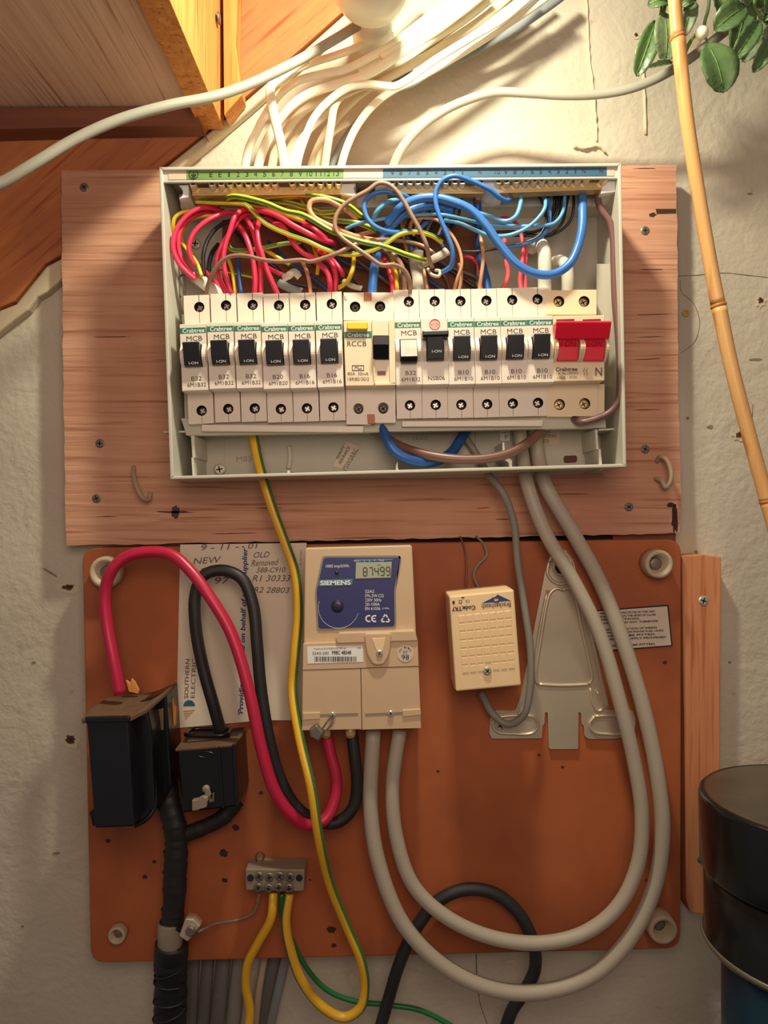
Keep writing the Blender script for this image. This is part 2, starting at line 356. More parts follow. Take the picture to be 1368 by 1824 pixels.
# ================================================================== BOARDS
def screw_parts(parent, x, y, h, r=7, name='screw', mat='dull', hole=False):
    s = (D-h)/F; c = P(x, y, h); mb = MB(); R = r*s
    mb.lathe(c+Vector((0, .0006, 0)), (0, -1, 0), [(0, R*1.0), (.0008, R), (.0013, R*.75)], 20)
    a = random.uniform(0, 1.5)
    o = mb.build(name, M[mat], parent, smooth=False)
    mb = MB()
    for k in (0, 1):
        d = Vector((math.cos(a+k*math.pi/2), 0, math.sin(a+k*math.pi/2))); n_ = Vector((-d.z, 0, d.x))
        q = c+Vector((0, -.00085, 0))
        mb.prism([q+d*R*.6+n_*R*.12, q+d*R*.6-n_*R*.12, q-d*R*.6-n_*R*.12, q-d*R*.6+n_*R*.12], [q+Vector((0, .0006, 0))+v for v in (d*R*.6+n_*R*.12, d*R*.6-n_*R*.12, -d*R*.6-n_*R*.12, -d*R*.6+n_*R*.12)])
    s_ = mb.build('cross_slot', M['dark'], o); s_['_o'] = parent['_o']; 
    return o
HP = .02
ply = thing('plywood_board', 'rough plywood board behind the open fuse box', 'board', P(660, 950, 0))
def rough_edge(pts, amp, step=14):
    out = []
    for i in range(len(pts)):
        a = pts[i]; b = pts[(i+1) % len(pts)]; L = math.hypot(b[0]-a[0], b[1]-a[1]); n = max(1, int(L/step))
        for k in range(n):
            t = k/n; j = 0 if k == 0 else random.uniform(-amp, amp)
            nx, ny = -(b[1]-a[1])/L, (b[0]-a[0])/L
            out.append((a[0]+(b[0]-a[0])*t+nx*j, a[1]+(b[1]-a[1])*t+ny*j))
    return out
mb = MB(); mb.ppx(rough_edge([(109, 303), (112, 640), (118, 972), (1210, 950), (1214, 905), (1208, 700), (1205, 294)], 1.1), HP, .0114)
mb.build('panel', M['ply'], ply)
for x, y, r in [(150, 334, 8), (178, 790, 8), (172, 888, 8), (1149, 411, 8), (1149, 800, 8), (1120, 903, 8)]: screw_parts(ply, x, y, HP, r)
def blotch(parent, x, y, rx, ry, h, mat, name='knot', ang=0, n=18):
    s = (D-h)/F; c = P(x, y, h); a = math.radians(ang); mb = MB(); ring = []
    for i in range(n):
        t = 2*math.pi*i/n; k = random.uniform(.65, 1.15); X = rx*k*math.cos(t)*s; Z = ry*k*math.sin(t)*s
        ring.append(c+Vector((X*math.cos(a)-Z*math.sin(a), -.0002, X*math.sin(a)+Z*math.cos(a))))
    mb.prism(ring, [v+Vector((0, .0004, 0)) for v in ring]); return mb.build(name, mat, parent)
M['mark'] = plain('plaster_scuff', (140, 122, 100), .8); M['knot'] = plain('dark_knot', (92, 52, 40), .8); M['rot'] = plain('dark_split', (60, 38, 30), .9)
blotch(ply, 313, 912, 8, 12, HP, M['knot']); blotch(ply, 313, 912, 34, 2.5, HP, M['knot'], 'grain_split')
blotch(ply, 1162, 383, 7, 5, HP, M['rot']); mb = MB(); mb.ppx([(1168, 372), (1204, 372), (1204, 380), (1170, 381)], HP+.0002, HP-.001); mb.build('grain_split', M['rot'], ply)
blotch(ply, 1202, 925, 6, 26, HP, M['rot'], 'broken_edge'); blotch(ply, 1196, 900, 8, 5, HP, M['rot'], 'broken_edge')
for x, y, l in [(480, 905, 50), (860, 905, 30), (420, 950, 90), (640, 958, 120), (900, 925, 40), (1165, 560, 60), (1160, 600, 50), (1150, 640, 60), (200, 600, 80), (1150, 730, 50), (190, 920, 40), (1020, 880, 60), (1150, 300, 40), (1160, 480, 50)]:
    blotch(ply, x, y, l/2, .8, HP, M['knot'], 'grain_split', random.uniform(0, 2))

for x, y, rx, ry in HOLES:
    blotch(wall, x, y+2, rx*1.9, ry*1.8, .0004, M['caulk'], 'chipped_plaster', -15); blotch(wall, x, y, rx, ry, .0008, M['knot'], 'wall_hole', 10); blotch(wall, x+1, y-1, rx*.5, ry*.5, .0012, M['rot'], 'wall_hole')
for x, y, rx, ry in ((1240, 985, 3, 5), (90, 1020, 16, 2), (60, 1180, 4, 2), (100, 1520, 7, 3), (40, 1650, 3, 2), (1232, 1010, 4, 3), (1300, 1180, 3, 2), (1336, 345, 5, 2), (630, 1745, 8, 12), (1345, 640, 12, 2), (1265, 760, 6, 3), (1225, 745, 3, 3), (540, 1772, 3, 4), (910, 1712, 9, 3)):
    blotch(wall, x, y, rx, ry, .0004, M['caulk'] if y > 1700 else M['mark'], 'plaster_mark', -30 if x == 90 else 0)
# meter board
HB = .026
board = thing('meter_board', 'orange varnished meter board with rounded corners below the plywood', 'board', P(680, 1700, 0))
def rounded(pts, r, n=6):
    out = []
    for i, p in enumerate(pts):
        a = pts[i-1]; b = pts[(i+1) % len(pts)]
        def unit(q): L = math.hypot(q[0]-p[0], q[1]-p[1]); return ((q[0]-p[0])/L, (q[1]-p[1])/L)
        u, v = unit(a), unit(b)
        for k in range(n+1):
            t = k/n; A = (p[0]+u[0]*r, p[1]+u[1]*r); B = (p[0]+v[0]*r, p[1]+v[1]*r)
            out.append(((1-t)**2*A[0]+2*t*(1-t)*p[0]+t*t*B[0], (1-t)**2*A[1]+2*t*(1-t)*p[1]+t*t*B[1]))
    return out
mb = MB(); mb.ppx(rounded([(146, 976), (161, 1716), (1213, 1690), (1214, 960)], 28), HB, .006); mb.build('panel', M['board'], board, bevel=.0012)
mb = MB()
for x, y, r in [(258, 1532, 3), (275, 1505, 3), (400, 1568, 5), (395, 1518, 6), (410, 1474, 5), (780, 1374, 4), (1000, 1366, 3), (192, 1498, 4), (470, 1415, 3), (1185, 1176, 4), (1150, 1568, 3), (590, 1655, 6), (595, 1682, 4), (1025, 1430, 2)]:
    pass
for x, y, r in [(258, 1562, 5), (275, 1535, 4), (400, 1568, 6), (398, 1520, 9), (420, 1474, 7), (780, 1374, 3), (1002, 1366, 3), (192, 1498, 5), (1184, 1180, 4), (590, 1656, 9), (595, 1684, 5), (1152, 1568, 3), (960, 1345, 3), (552, 1567, 2), (465, 1412, 4)]:
    blotch(board, x, y, r, r*.8, HB, M['rot'], 'pit_mark')
def spacer(x, y, r, h, slot=True, mat='ceramic'):
    s = (D-h)/F; c = P(x, y, h); R = r*s; mb = MB(); d = h-HB
    mb.lathe((c.x, -HB+.001, c.z), (0, -1, 0), [(0, R*1.02), (d*.6, R), (d*.95, R*.98), (d+.001, R*.92), (d+.001, R*.70), (d*.45, R*.6), (d*.3, R*.3)], 28)
    o = mb.build('insulating_spacer', M[mat], board, smooth=True)
    mb = MB(); mb.lathe((c.x, -HB-d*.32, c.z), (0, -1, 0), [(0, R*.45), (.0018, R*.42), (.0022, R*.3)], 16)
    s2 = mb.build('screw', M['dull'], o, smooth=True)
spacer(1175, 1005, 26, .040); spacer(186, 1020, 29, .036); spacer(1182, 1658, 26, .042); spacer(207, 1668, 16, .034)

# right batten, hidden batten in the gap
bt = thing('timber_batten', 'long pale timber batten fixed upright right of the meter board', 'wood batten', P(1248, 1620, 0))
mb = MB(); mb.ppx([(1215, 990), (1221, 1480), (1222, 1600), (1229, 1626), (1262, 1630), (1282, 1400), (1285, 992), (1250, 988)], .020, 0); mb.build('timber', M['pine'], bt, bevel=.0008)
screw_parts(bt, 1253, 1070, .02, 9, mat='steel'); screw_parts(bt, 1250, 1530, .02, 8)
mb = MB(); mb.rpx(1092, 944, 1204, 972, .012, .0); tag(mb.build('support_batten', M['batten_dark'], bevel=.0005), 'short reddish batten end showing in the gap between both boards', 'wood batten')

mb = MB(); mb.ppx([(330, 958), (330, 990), (1090, 975), (1088, 942)], .0055, .0); tag(mb.build('gap_shade_strip', M['dark']), 'black strip added as painted shade in the gap between plywood and meter board', 'strip')  # black strip paints the deep shade between the two boards
# ================================================================== FUSE BOX
HR = .078; HBK = .0235
cu = thing('fuse_box', 'open grey plastic fuse box with its cover removed, on the plywood', 'fuse box', P(700, 850, HP))
TL, TR, BR, BL = (283, 297), (1107, 290), (1116, 832), (303, 854)
def inset(t, l=None, r=None, b=None):
    l = l or t; r = r or t; b = b or t
    return [(TL[0]+l, TL[1]+t), (BL[0]+l, BL[1]-b), (BR[0]-r, BR[1]-b), (TR[0]-r, TR[1]+t)]
O_ = [TL, BL, BR, TR]; I_ = inset(6)
for nm, (a, b) in {'side_wall': (0, 1), 'bottom_wall': (1, 2), 'side_wall ': (2, 3), 'top_wall': (3, 0)}.items():
    mb = MB(); mb.ppx([O_[a], O_[b], I_[b], I_[a]], HR, HP+.0008, 0); mb.build(nm.strip(), M['casing'], cu, bevel=.0006)
# back panel with an opening onto the plywood
def px_back(poly, h=HBK, h0=HP+.001, m='casing_in', name='back_panel', bev=0): mb = MB(); mb.ppx(poly, h, h0); return mb.build(name, M[m], cu, bevel=bev)
px_back([(312, 350), (318, 858), (400, 856), (395, 350)]); px_back([(395, 350), (396, 385), (850, 383), (850, 350)])
px_back([(398, 545), (400, 856), (846, 850), (846, 545)]); px_back([(850, 345), (846, 850), (1078, 842), (1070, 345)])
mb = MB(); mb.ppx([(395, 385), (398, 545), (846, 545), (850, 383)], HP+.0015, HP+.0002); mb.build('opening_shade', M['batten_dark'], cu)  # dark brown sheet, its colour stands in for the shaded plywood behind
# label shelf and terminal carrier
mb = MB(); mb.ppx([(289, 304), (290, 325), (1102, 318), (1101, 297)], HR-.002, HR-.0045); mb.build('label_shelf', M['casing'], cu, bevel=.0004)
mb = MB(); mb.ppx([(318, 346), (322, 372), (1086, 366), (1084, 340)], .046, HBK); mb.build('terminal_carrier', M['casing'], cu, bevel=.0005)
HL = HR-.0018
for nm, (x0, x1), m in [('green_label', (332, 612), 'glab'), ('blank_label', (612, 682), 'plab'), ('blue_label', (682, 1081), 'blab'), ('blank_label', (300, 332), 'plab'), ('blank_label', (1081, 1094), 'plab')]:
    f = lambda x: -7*(x-283)/824
    mb = MB(); mb.ppx([(x0, 303+f(x0)), (x0, 320+f(x0)), (x1, 320+f(x1)), (x1, 303+f(x1))], HL+.0001, HL-.0004)
    mb.build(nm, M[m], cu)
mb = MB(); yy = lambda x: 311.5-7*(x-283)/824
for t, x in zip(['E', 'E']+[str(i) for i in range(1, 14)], [376, 392, 408, 424, 440, 455.5, 471.5, 487.5, 503, 519, 535, 551.5, 567.5, 583, 599]):
    textpx(mb, t, x, yy(x), 5.5*(1.8 if len(t) > 1 else 1) if t != '1' else 3, 8.5, HL+.0003, .5)
sweep(mb, [P(345+8*math.cos(a/16*2*math.pi), 310.5-8*math.sin(a/16*2*math.pi), HL+.0003) for a in range(17)], .00025, n=4)
for a, b, c_, d in [(344.4, 304, 345.6, 311), (340, 310.5, 350, 311.7), (341.5, 313, 348.5, 314), (343, 315.2, 347, 316)]: mb.rpx(a, b, c_, d, HL+.0004, HL)
mb.build('lettering', M['ink'], cu)
mb = MB()
for t, x in zip(['9', '8', '7', '6', '5', '4', '3', '2', '1', 'N', '10', '9', '8', '7', '6', '5', '4', '3', '2', '1', 'N', 'N'], [699, 714, 730, 745, 761, 777, 792.5, 808, 824, 855, 886, 901, 917, 932, 948, 963, 979, 994, 1009.5, 1025, 1040, 1071]):
    textpx(mb, t, x, yy(x)-.5, 5.5*(1.7 if len(t) > 1 else 1) if t != '1' else 2.5, 7.5, HL+.0003, .5)
mb.build('lettering', M['ink'], cu)
# brass terminal bars with screws
def bar(name, x0, x1, y0, y1, screws, h=.070, big=()):
    mb = MB(); mb.ppx([(x0, y0), (x0, y0+14), (x1, y1+14), (x1, y1)], h, h-.009)
    b = mb.build(name, M['brass'], cu, bevel=.0004)
    for x in screws:
        y = y0+(y1-y0)*(x-x0)/(x1-x0)-1; r = 8.6 if x in big else 7
        s = (D-h)/F; c = P(x, y+2, h); ax = Vector((random.uniform(-.12, .12), -.92, .38)).normalized(); R = r*s; mb = MB()
        mb.lathe(c, ax, [(-.002, R*.9), (.0034, R*.95), (.0042, R*.86), (.0042, R*.55), (.0028, R*.42), (.0028, R*.1)], 16)
        sc = mb.build('terminal_screw', M['screw_brass'], b, smooth=False)
        mb = MB(); u = ax.orthogonal().normalized(); v = ax.cross(u); a0 = random.random()*1.5; q = c+ax*.0045
        for k in (0, 1):
            d = u*math.cos(a0+k*1.5708)+v*math.sin(a0+k*1.5708); e = ax.cross(d)
            mb.prism([q+d*R*.6+e*R*.13, q+d*R*.6-e*R*.13, q-d*R*.6-e*R*.13, q-d*R*.6+e*R*.13], [q-ax*.001+w_ for w_ in (d*R*.6+e*R*.13, d*R*.6-e*R*.13, -d*R*.6-e*R*.13, -d*R*.6+e*R*.13)])
        # slots are parts of parts: keep them in one mesh with the bar's marks
        mb.build('bar_slots', M['rot'], b)
    return b
bar('earth_bar', 342, 608, 334, 332, [346.4, 380, 396, 412, 428, 444, 460.5, 476, 491.6, 523, 538.5, 555, 571, 587.5, 603])
bar('neutral_bar', 690, 862, 331, 330, [698, 713.5, 729.5, 745, 760, 776, 792.5, 809, 823, 856])
bar('neutral_bar', 880, 1078, 330, 323, [886, 902, 919, 934, 949.5, 964.5, 980, 995.5, 1011, 1027, 1043, 1074], big=(1074,))
for poly in ([(318, 325), (336, 324), (336, 346), (318, 349), (324, 344), (326, 336), (323, 329)], [(605, 322), (634, 321), (630, 330), (634, 342), (628, 344), (606, 340)], [(668, 318), (700, 317), (700, 326), (668, 328)], [(862, 316), (884, 315), (884, 330), (900, 336), (884, 340), (870, 334), (862, 330)], [(1076, 314), (1100, 313), (1100, 336), (1070, 340)]):
    mb = MB(); mb.ppx([(a, b+5) for a, b in poly], .0705, .046); mb.build('bar_clip', M['white'], cu, bevel=.0004)
mb = MB(); mb.cyl(P(1096, 326, .0675), P(1096, 326, .066), .0024); mb.build('screw_hole', M['dark'], cu)
# rail behind breakers + lower lip
px_back([(326, 590), (328, 700), (1068, 690), (1068, 580)], .028, HBK, 'alu', 'din_rail')
mb = MB(); mb.ppx([(322, 745), (332, 776), (1080, 762), (1078, 735)], .060, .052); mb.build('mounting_frame', M['casing_in'], cu, bevel=.0004)
mb = MB(); mb.ppx([(1062, 470), (1064, 575), (1094, 590), (1092, 470)], .054, .052); mb.build('mounting_frame_side', M['casing_in'], cu)
mb = MB(); mb.ppx([(324, 560), (330, 775), (342, 775), (336, 560)], .052, HBK); mb.build('mounting_frame_side', M['casing_in'], cu)
for poly in ([(340, 776), (346, 776), (348, 815), (343, 815)], [(341, 815), (345, 815), (347, 848), (343, 848)], [(1060, 765), (1064, 765), (1066, 800), (1062, 800)], [(1066, 800), (1070, 800), (1073, 838), (1068, 838)], [(512, 838), (516, 838), (516, 850), (512, 850)], [(705, 830), (708, 822), (710, 845), (706, 845)], [(895, 788), (898, 788), (900, 812), (912, 820), (912, 838), (908, 838), (906, 824), (895, 816)]):
    mb = MB(); mb.ppx(poly, .062, HBK); mb.build('rib', M['casing'], cu)
mb = MB(); mb.ppx([(291, 768), (345, 767), (345, 770), (291, 771)], .058, HBK); mb.build('rib', M['casing'], cu)
mb = MB(); mb.ppx([(1066, 764), (1106, 762), (1106, 765), (1066, 767)], .058, HBK); mb.build('rib', M['casing'], cu)
mb = MB(); sweep(mb, smooth_path([P(515, 795, HBK), P(517, 815, HBK), P(514, 835, HBK)]), .002, .002); mb.build('moulded_slot', M['casing'], cu, smooth=True)
mb = MB(); mb.ppx(rounded([(1004, 812), (1004, 825), (1028, 824), (1028, 811)], 5), HBK+.0003, HBK-.001); mb.build('fixing_slot', M['knot'], cu)
screw_parts(cu, 391, 836, HBK+.004, 10, mat='steel'); screw_parts(cu, 348, 434, HBK+.002, 9, mat='steel')
mb = MB(); textpx(mb, 'M85G', 441, 817, 40, 10, HBK+.0002, 3); mb.build('moulded_mark', M['emboss'], cu)
mb = MB(); textpx(mb, 'YEAR', 748, 781, 30, 6, HBK+.0002, 2); mb.build('moulded_mark', M['emboss'], cu)
# stickers
def quadpx(parent, pts, h, th, mat, name, bev=0): mb = MB(); mb.ppx(pts, h, h-th); return mb.build(name, M[mat], parent, bevel=bev)
st = quadpx(cu, [(617, 786), (594, 830), (615, 839), (638, 795)], HBK+.0006, .0003, 'paper2', 'quality_sticker')
mb = MB(); textpx(mb, 'QUALITY', 607, 806, 26, 6, HBK+.0008, 60, bold=.02); textpx(mb, 'ASSURANCE', 613, 811, 35, 6, HBK+.0008, 60, bold=.02); textpx(mb, 'PSWSRRC', 624, 818, 44, 8.5, HBK+.0008, 60); mb.build('lettering', M['ink_soft'], cu)
quadpx(cu, [(890, 763), (891, 785), (908, 785), (908, 763)], HBK+.0006, .0003, 'white', 'sticker'); quadpx(cu, [(950, 760), (950, 790), (996, 793), (998, 760)], HBK+.0006, .0003, 'plab', 'sticker')
mb = MB(); textpx(mb, 'CO', 897, 769, 11, 6, HBK+.0008); textpx(mb, 'F', 902, 779, 5, 7, HBK+.0008); textpx(mb, 'ALL', 972, 767, 18, 7, HBK+.0008); textpx(mb, 'INCLUDING', 968, 776, 46, 6, HBK+.0008); textpx(mb, 'LINES', 964, 786, 28, 6, HBK+.0008); mb.build('lettering', M['ink_soft'], cu)

# ================================================================== BREAKERS
HM = .079; PX = (D-HM)/F
def ytop(x): return 575-13*(x-321)/756
def ybot(x): return 695-17*(x-321)/756
def screwhole(mb, cx, cz, y):
    pass
W = .0180
def holeplate(mb, x0, x1, z0, z1, cx, cz, y, r=.0037):
    mb.plate_hole(x0, x1, z0, z1, cx, cz, r, y, .006, 0, 1)
def make_mcb(kind):
    """kind: band / wylex ; origin at centre of the middle face"""
    root = bpy.data.objects.new('circuit_breaker', None); COL.objects.link(root); root['_o'] = (0, 0, 0); root.empty_display_size = .01
    w2 = W/2; mb = MB()
    # core (behind front steps)
    mb.xprism([(.021, -.0443), (.05, -.0443), (.05, .047), (.021, .047)], -w2, w2, 0)
    mb.xprism([(.0141, .0236), (.0141, .0331), (.021, .047), (.021, .0236)], -w2*.001, w2*.001, 0)
    # upper terminal block: hole plate + shell
    for z0, z1, cz, cx in ((.0233, .047, .0385, .0018), (-.0443, -.0233, -.0350, .0006)):
        holeplate(mb, -w2, w2, z0, z1, cx, cz, .014)
        mb.add([(-w2, .014, z0), (-w2, .021, z0), (-w2, .021, z1), (-w2, .014, z1)], [(0, 1, 2, 3)]); mb.add([(w2, .014, z0), (w2, .021, z0), (w2, .021, z1), (w2, .014, z1)], [(0, 1, 2, 3)])
        mb.add([(-w2, .014, z1), (w2, .014, z1), (w2, .021, z1), (-w2, .021, z1)], [(0, 1, 2, 3)]); mb.add([(-w2, .014, z0), (w2, .014, z0), (w2, .021, z0), (-w2, .021, z0)], [(0, 1, 2, 3)])
        mb.box(cx-.00012, cx+.00012, .01392, .0141, z0+.0005, cz-.0037, 1)
        if z0 > 0: mb.box(cx-.0002, cx+.0002, .01392, .0141, cz+.0037, z1, 1)
    # middle block with slightly chamfered lower edge
    mb.xprism([(0, .0228), (.0006, .0233), (.014, .0233), (.014, -.0233), (.001, -.0233), (0, -.0226)], -w2, w2, 0)
    for sx in (-1, 1):   # curved shoulders beside the lever
        pr = [(-.0045*math.sin(math.pi*t/10), .0090-.0160*t/10) for t in range(11)]+[(.001, -.007), (.001, .009)]
        a, b = sorted((sx*.0062, sx*(w2-.0003))); mb.xprism(pr, a, b, 0)
    mb.build('body', [M['mcb'], M['dark']], root)
    for cz, cx in ((.0385, .0018), (-.0350, .0006)):
        mb = MB(); a = random.random()
        mb.lathe((cx, .0188, cz), (0, -1, 0), [(0, .0028), (.0012, .0028), (.0017, .0020)], 16); c0 = Vector((cx, .0169, cz))
        ts = mb.build('terminal_screw', M['darksteel'], root); mb = MB(); a = .5 if cz > 0 else 1.0
        for k in (0, 1):
            d = Vector((math.cos(a+k*1.5708), 0, math.sin(a+k*1.5708))); e = Vector((-d.z, 0, d.x)); q = [d*.0019+e*.0004, d*.0019-e*.0004, -d*.0019-e*.0004, -d*.0019+e*.0004]
            mb.prism([c0+v for v in q], [c0+v+Vector((0, .0006, 0)) for v in q])
        mb.build('screw_slot', M['steel'], ts)
    return root
def dup(o, parent=None):
    c = o.copy(); COL.objects.link(c)
    if parent: c.parent = parent
    for ch in o.children: dup(ch, c)
    return c
PM = .000388
def mcb_details(root, rating, code, sw, sy=0.0, kind='band', toggle='on', shade=0):
    """sw: label shift; letters are real shallow prints on the face"""
    w2 = W/2
    if kind == 'band':
        mb = MB(); mb.box(-w2+.0001, w2-.0001, -.00012, .0005, .0167, .0205); mb.build('green_band', M['green'], root)
        mb = MB(); text3(mb, 'Crabtree', (.0004, -.0002, .0186), .0150, .0029, (1, 0, 0), (0, 0, 1), 0, .01); mb.build('band_lettering', M['white'], root)
        mb = MB(); text3(mb, 'MCB', (.0008, -.0001, .0131), .0108, .0034, (1, 0, 0), (0, 0, 1)); mb.build('lettering', M['ink'], root); mb = MB()
        text3(mb, rating, (.0012, -.0001, -.0146), .0071, .0030, (1, 0, 0), (0, 0, 1)); text3(mb, code, (.0012, -.0001, -.0190), .0130 if len(code) > 5 else .011, .0027, (1, 0, 0), (0, 0, 1))
        mb.build('rating_lettering', M['ink'], root)
    else:
        mb = MB(); c = Vector((.0004, -.0002, .0186)); R = .0036
        for i in range(-4, 5):
            x = i*R/4.6; hgt = math.sqrt(max(0, R*R-x*x))
            for s_ in (1, -1): mb.box(c.x+x-.00016, c.x+x+.00016, -.0002, .0003, *sorted((c.z+s_*.0009, c.z+s_*max(hgt, .001))))
        sweep(mb, [c+Vector((R*math.cos(a*math.pi/12), 0, R*math.sin(a*math.pi/12))) for a in range(25)], .00018, n=4)
        text3(mb, 'WYLEX', c, R*1.8, .0014, (1, 0, 0), (0, 0, 1), 0, .02); mb.build('round_logo', M['rlogo'], root)
        mb = MB(); text3(mb, 'B6', (-.0046, -.0001, .0118), .0042, .0026, (1, 0, 0), (0, 0, 1)); mb.build('lettering', M['ink'], root); mb = MB(); text3(mb, code, (.0006, -.0001, -.0185), .0115, .0027, (1, 0, 0), (0, 0, 1)); mb.build('lettering', M['ink'], root)
    mb = MB(); mb.box(-.0060, .0060, -.0002, .0004, -.0068, .0088); mb.build('lever_slot', M['dark'], root)
    if toggle == 'on':
        x0 = -.0056; x1 = .0056
        mb = MB(); mb.xprism([(.001, .0084), (-.0078, .0092), (-.0088, .0084), (-.0050, -.0064), (-.003, -.0068), (.001, -.0068)], x0, x1); t = mb.build('lever', M['grip'], root, bevel=.0004)
        if kind != 'band':
            mb = MB(); mb.xprism([(.0, .0078), (-.0086, .0078), (-.0102, .0095), (-.0095, .0124), (-.006, .0132), (0, .0124)], -.0087, .0090); mb.build('lever_bar', M['grip'], t, bevel=.0006)
        zc = -.0050 if kind == 'band' else -.0012
        yc = -.0050-(zc+.0064)*(.0038/.0148)-.0001
        up = Vector((0, -.0038, .0148)).normalized()
        mb = MB(); text3(mb, 'I-ON', (.0008, yc-.00012, zc), .0064, .0018, (1, 0, 0), up); mb.build('lever_lettering', M['white'], t)
    else:
        mb = MB(); mb.xprism([(.001, .0084), (-.004, .0076), (-.0078, -.0050), (-.006, -.0078), (-.004, -.0084), (.001, -.0078)], -.0055, .0058); t = mb.build('lever', M['grip'], root, bevel=.0004)
        mb = MB(); mb.xprism([(-.0036, .0070), (-.0080, -.0046), (-.0086, -.0048), (-.0046, .0074)], -.0055, .0058); mb.build('worn_lever_face', M['steel2'], t, bevel=.0003)
M['steel2'] = plain('worn_silver_face', (176, 172, 160), .55, .1, bump=.4, bscale=200, var=.3, vscale=200)
proto = make_mcb('band')
edges = [321, 370, 418.6, 467, 514.6, 562.6, 611.6]
edges2 = [704, 751, 798.3, 845, 893, 939, 985.5]
specs = []
dy = [6, 0, 0, 6, 5, 3]
for i in range(6):
    specs.append(((edges[i]+edges[i+1])/2, ['B32', 'B32', 'B32', 'B20', 'B16', 'B16'][i], ['6M1B32', '6M1B32', '6M1B32', '6M1B20', '6M1B16', '6M1B16'][i], 'band', 'on', dy[i]))
for i in range(6):
    specs.append(((edges2[i]+edges2[i+1])/2, ['B32', 'B6', 'B10', 'B10', 'B10', 'B10'][i], ['6M1B32', 'NSB06', '6M1B10', '6M1B10', '6M1B10', '6M1B10'][i], 'band' if i != 1 else 'wylex', 'off' if i == 0 else 'on', [0, 0, 2, 2, 1, 0][i]))
lab = ['leftmost circuit breaker of the row, marked B32, black lever up', 'second circuit breaker from the left, marked B32, black lever up', 'third circuit breaker from the left, marked B32, beside the B20 breaker',
       'circuit breaker marked B20 with black lever, fourth from the left', 'circuit breaker marked B16 beside the B20 breaker', 'circuit breaker marked B16 touching the wide breaker with yellow button',
       'circuit breaker marked B32 with its silvery worn lever switched down', 'circuit breaker marked NSB06 with round red logo and wide black lever',
       'circuit breaker marked B10 beside the one with the red logo', 'second of the four B10 circuit breakers from the left', 'third of the four B10 circuit breakers from the left', 'circuit breaker marked B10 touching the red main switch']
for i, (cx, rating, code, kind, tog, d) in enumerate(specs):
    r = proto if i == 0 else dup(proto)
    cy = (ytop(cx)+ybot(cx))/2+d*.35
    r.location = P(cx, cy, HM)
    r.rotation_euler = (0, -math.radians(2.3-1.3*(cx-321)/756), 0)
    tag(r, lab[i], 'circuit breaker', 'circuit breakers on the rail')
    specs[i] = specs[i]+(r,)
for (cx, rating, code, kind, tog, d, r) in specs: mcb_details(r, rating, code, 0, 0, kind, tog)

# residual current breaker (two modules wide)
rc = thing('residual_current_breaker', 'double width breaker with yellow test button in the middle of the row', 'circuit breaker', P(658, 740, .03))
def pb(parent, name, poly, h1, h0, mat, bev=.0003): mb = MB(); mb.ppx(poly, h1, h0); return mb.build(name, M[mat], parent, bevel=bev)
mb = MB(); mb.ppx([(611.5, 565), (616, 738), (704, 734), (702.5, 563)], .0615, .03)
mb.build('body', M['mcb2'], rc)
def termblock(parent, poly, holes, h, mat, copper=None):
    """front faces with true round holes, laid edge to edge"""
    s = (D-h)/F
    for (x0, y0, x1, y1), (hx, hy), r in holes:
        mb = MB(); a = P(x0, y1, h); b = P(x1, y0, h); c = P(hx, hy, h)
        mb.plate_hole(a.x, b.x, a.z, b.z, c.x, c.z, r*s, -h, .006, 0, 1)
        for q0, q1 in (((a.x, a.z), (b.x, a.z)), ((b.x, a.z), (b.x, b.z)), ((b.x, b.z), (a.x, b.z)), ((a.x, b.z), (a.x, a.z))):
            mb.add([(q0[0], -h, q0[1]), (q1[0], -h, q1[1]), (q1[0], -h+.007, q1[1]), (q0[0], -h+.007, q0[1])], [(0, 1, 2, 3)])
        mb.build('terminal_cover', [M[mat], M['dark']], parent)
    for (_, (hx, hy), r) in holes:
        c = P(hx, hy, h); mb = MB(); mb.lathe((c.x, -h+.0045, c.z), (0, -1, 0), [(0, r*s*.82), (.0012, r*s*.82), (.0016, r*s*.6)], 16); q = mb.build('terminal_screw', M['brass'] if mat == 'mcb2' else M['darksteel'], parent)
        mb = MB()
        for k in (0, 1):
            R = r*s; dd = Vector((math.cos(.5+k*1.57), 0, math.sin(.5+k*1.57))); e = Vector((-dd.z, 0, dd.x)); c2 = Vector((c.x, -h+.0028, c.z))
            mb.prism([c2+dd*R*.5+e*R*.1, c2+dd*R*.5-e*R*.1, c2-dd*R*.5-e*R*.1, c2-dd*R*.5+e*R*.1], [c2+Vector((0, .0004, 0))+t_ for t_ in (dd*R*.5+e*R*.1, dd*R*.5-e*R*.1, -dd*R*.5-e*R*.1, -dd*R*.5+e*R*.1)])
        mb.build('screw_slot', M['dark'], parent)
termblock(rc, None, [((612, 521, 655, 570), (632.5, 546.5), 9.5), ((655, 521, 701, 570), (677, 546), 9.5), ((617, 688, 660, 756), (638.5, 728), 9.5), ((660, 688, 704.5, 753), (682.5, 727), 10)], .066, 'mcb')
pb(rc, 'middle_cover', [(611.6, 572), (615.5, 688), (705, 687), (703.5, 569)], HM, .06, 'mcb2', .0006)
pb(rc, 'copper_link', [(648, 521), (648, 535), (662, 535), (662, 521)], .0668, .06, 'copper'); pb(rc, 'copper_link', [(654, 738), (655, 755), (668, 755), (667, 738)], .0668, .06, 'copper')
pb(rc, 'test_button', rounded([(618, 573), (618, 587), (655, 587), (655, 572)], 4), HM+.0035, HM, 'yellow_btn', .0008)
pb(rc, 'green_band', [(613, 591), (613.5, 602), (662, 602), (661.5, 590)], HM+.0002, HM-.001, 'green', 0)
mb = MB(); textpx(mb, 'Crabtree', 638, 596.5, 38, 7.5, HM+.0004, .8, bold=.01); mb.build('band_lettering', M['white'], rc)
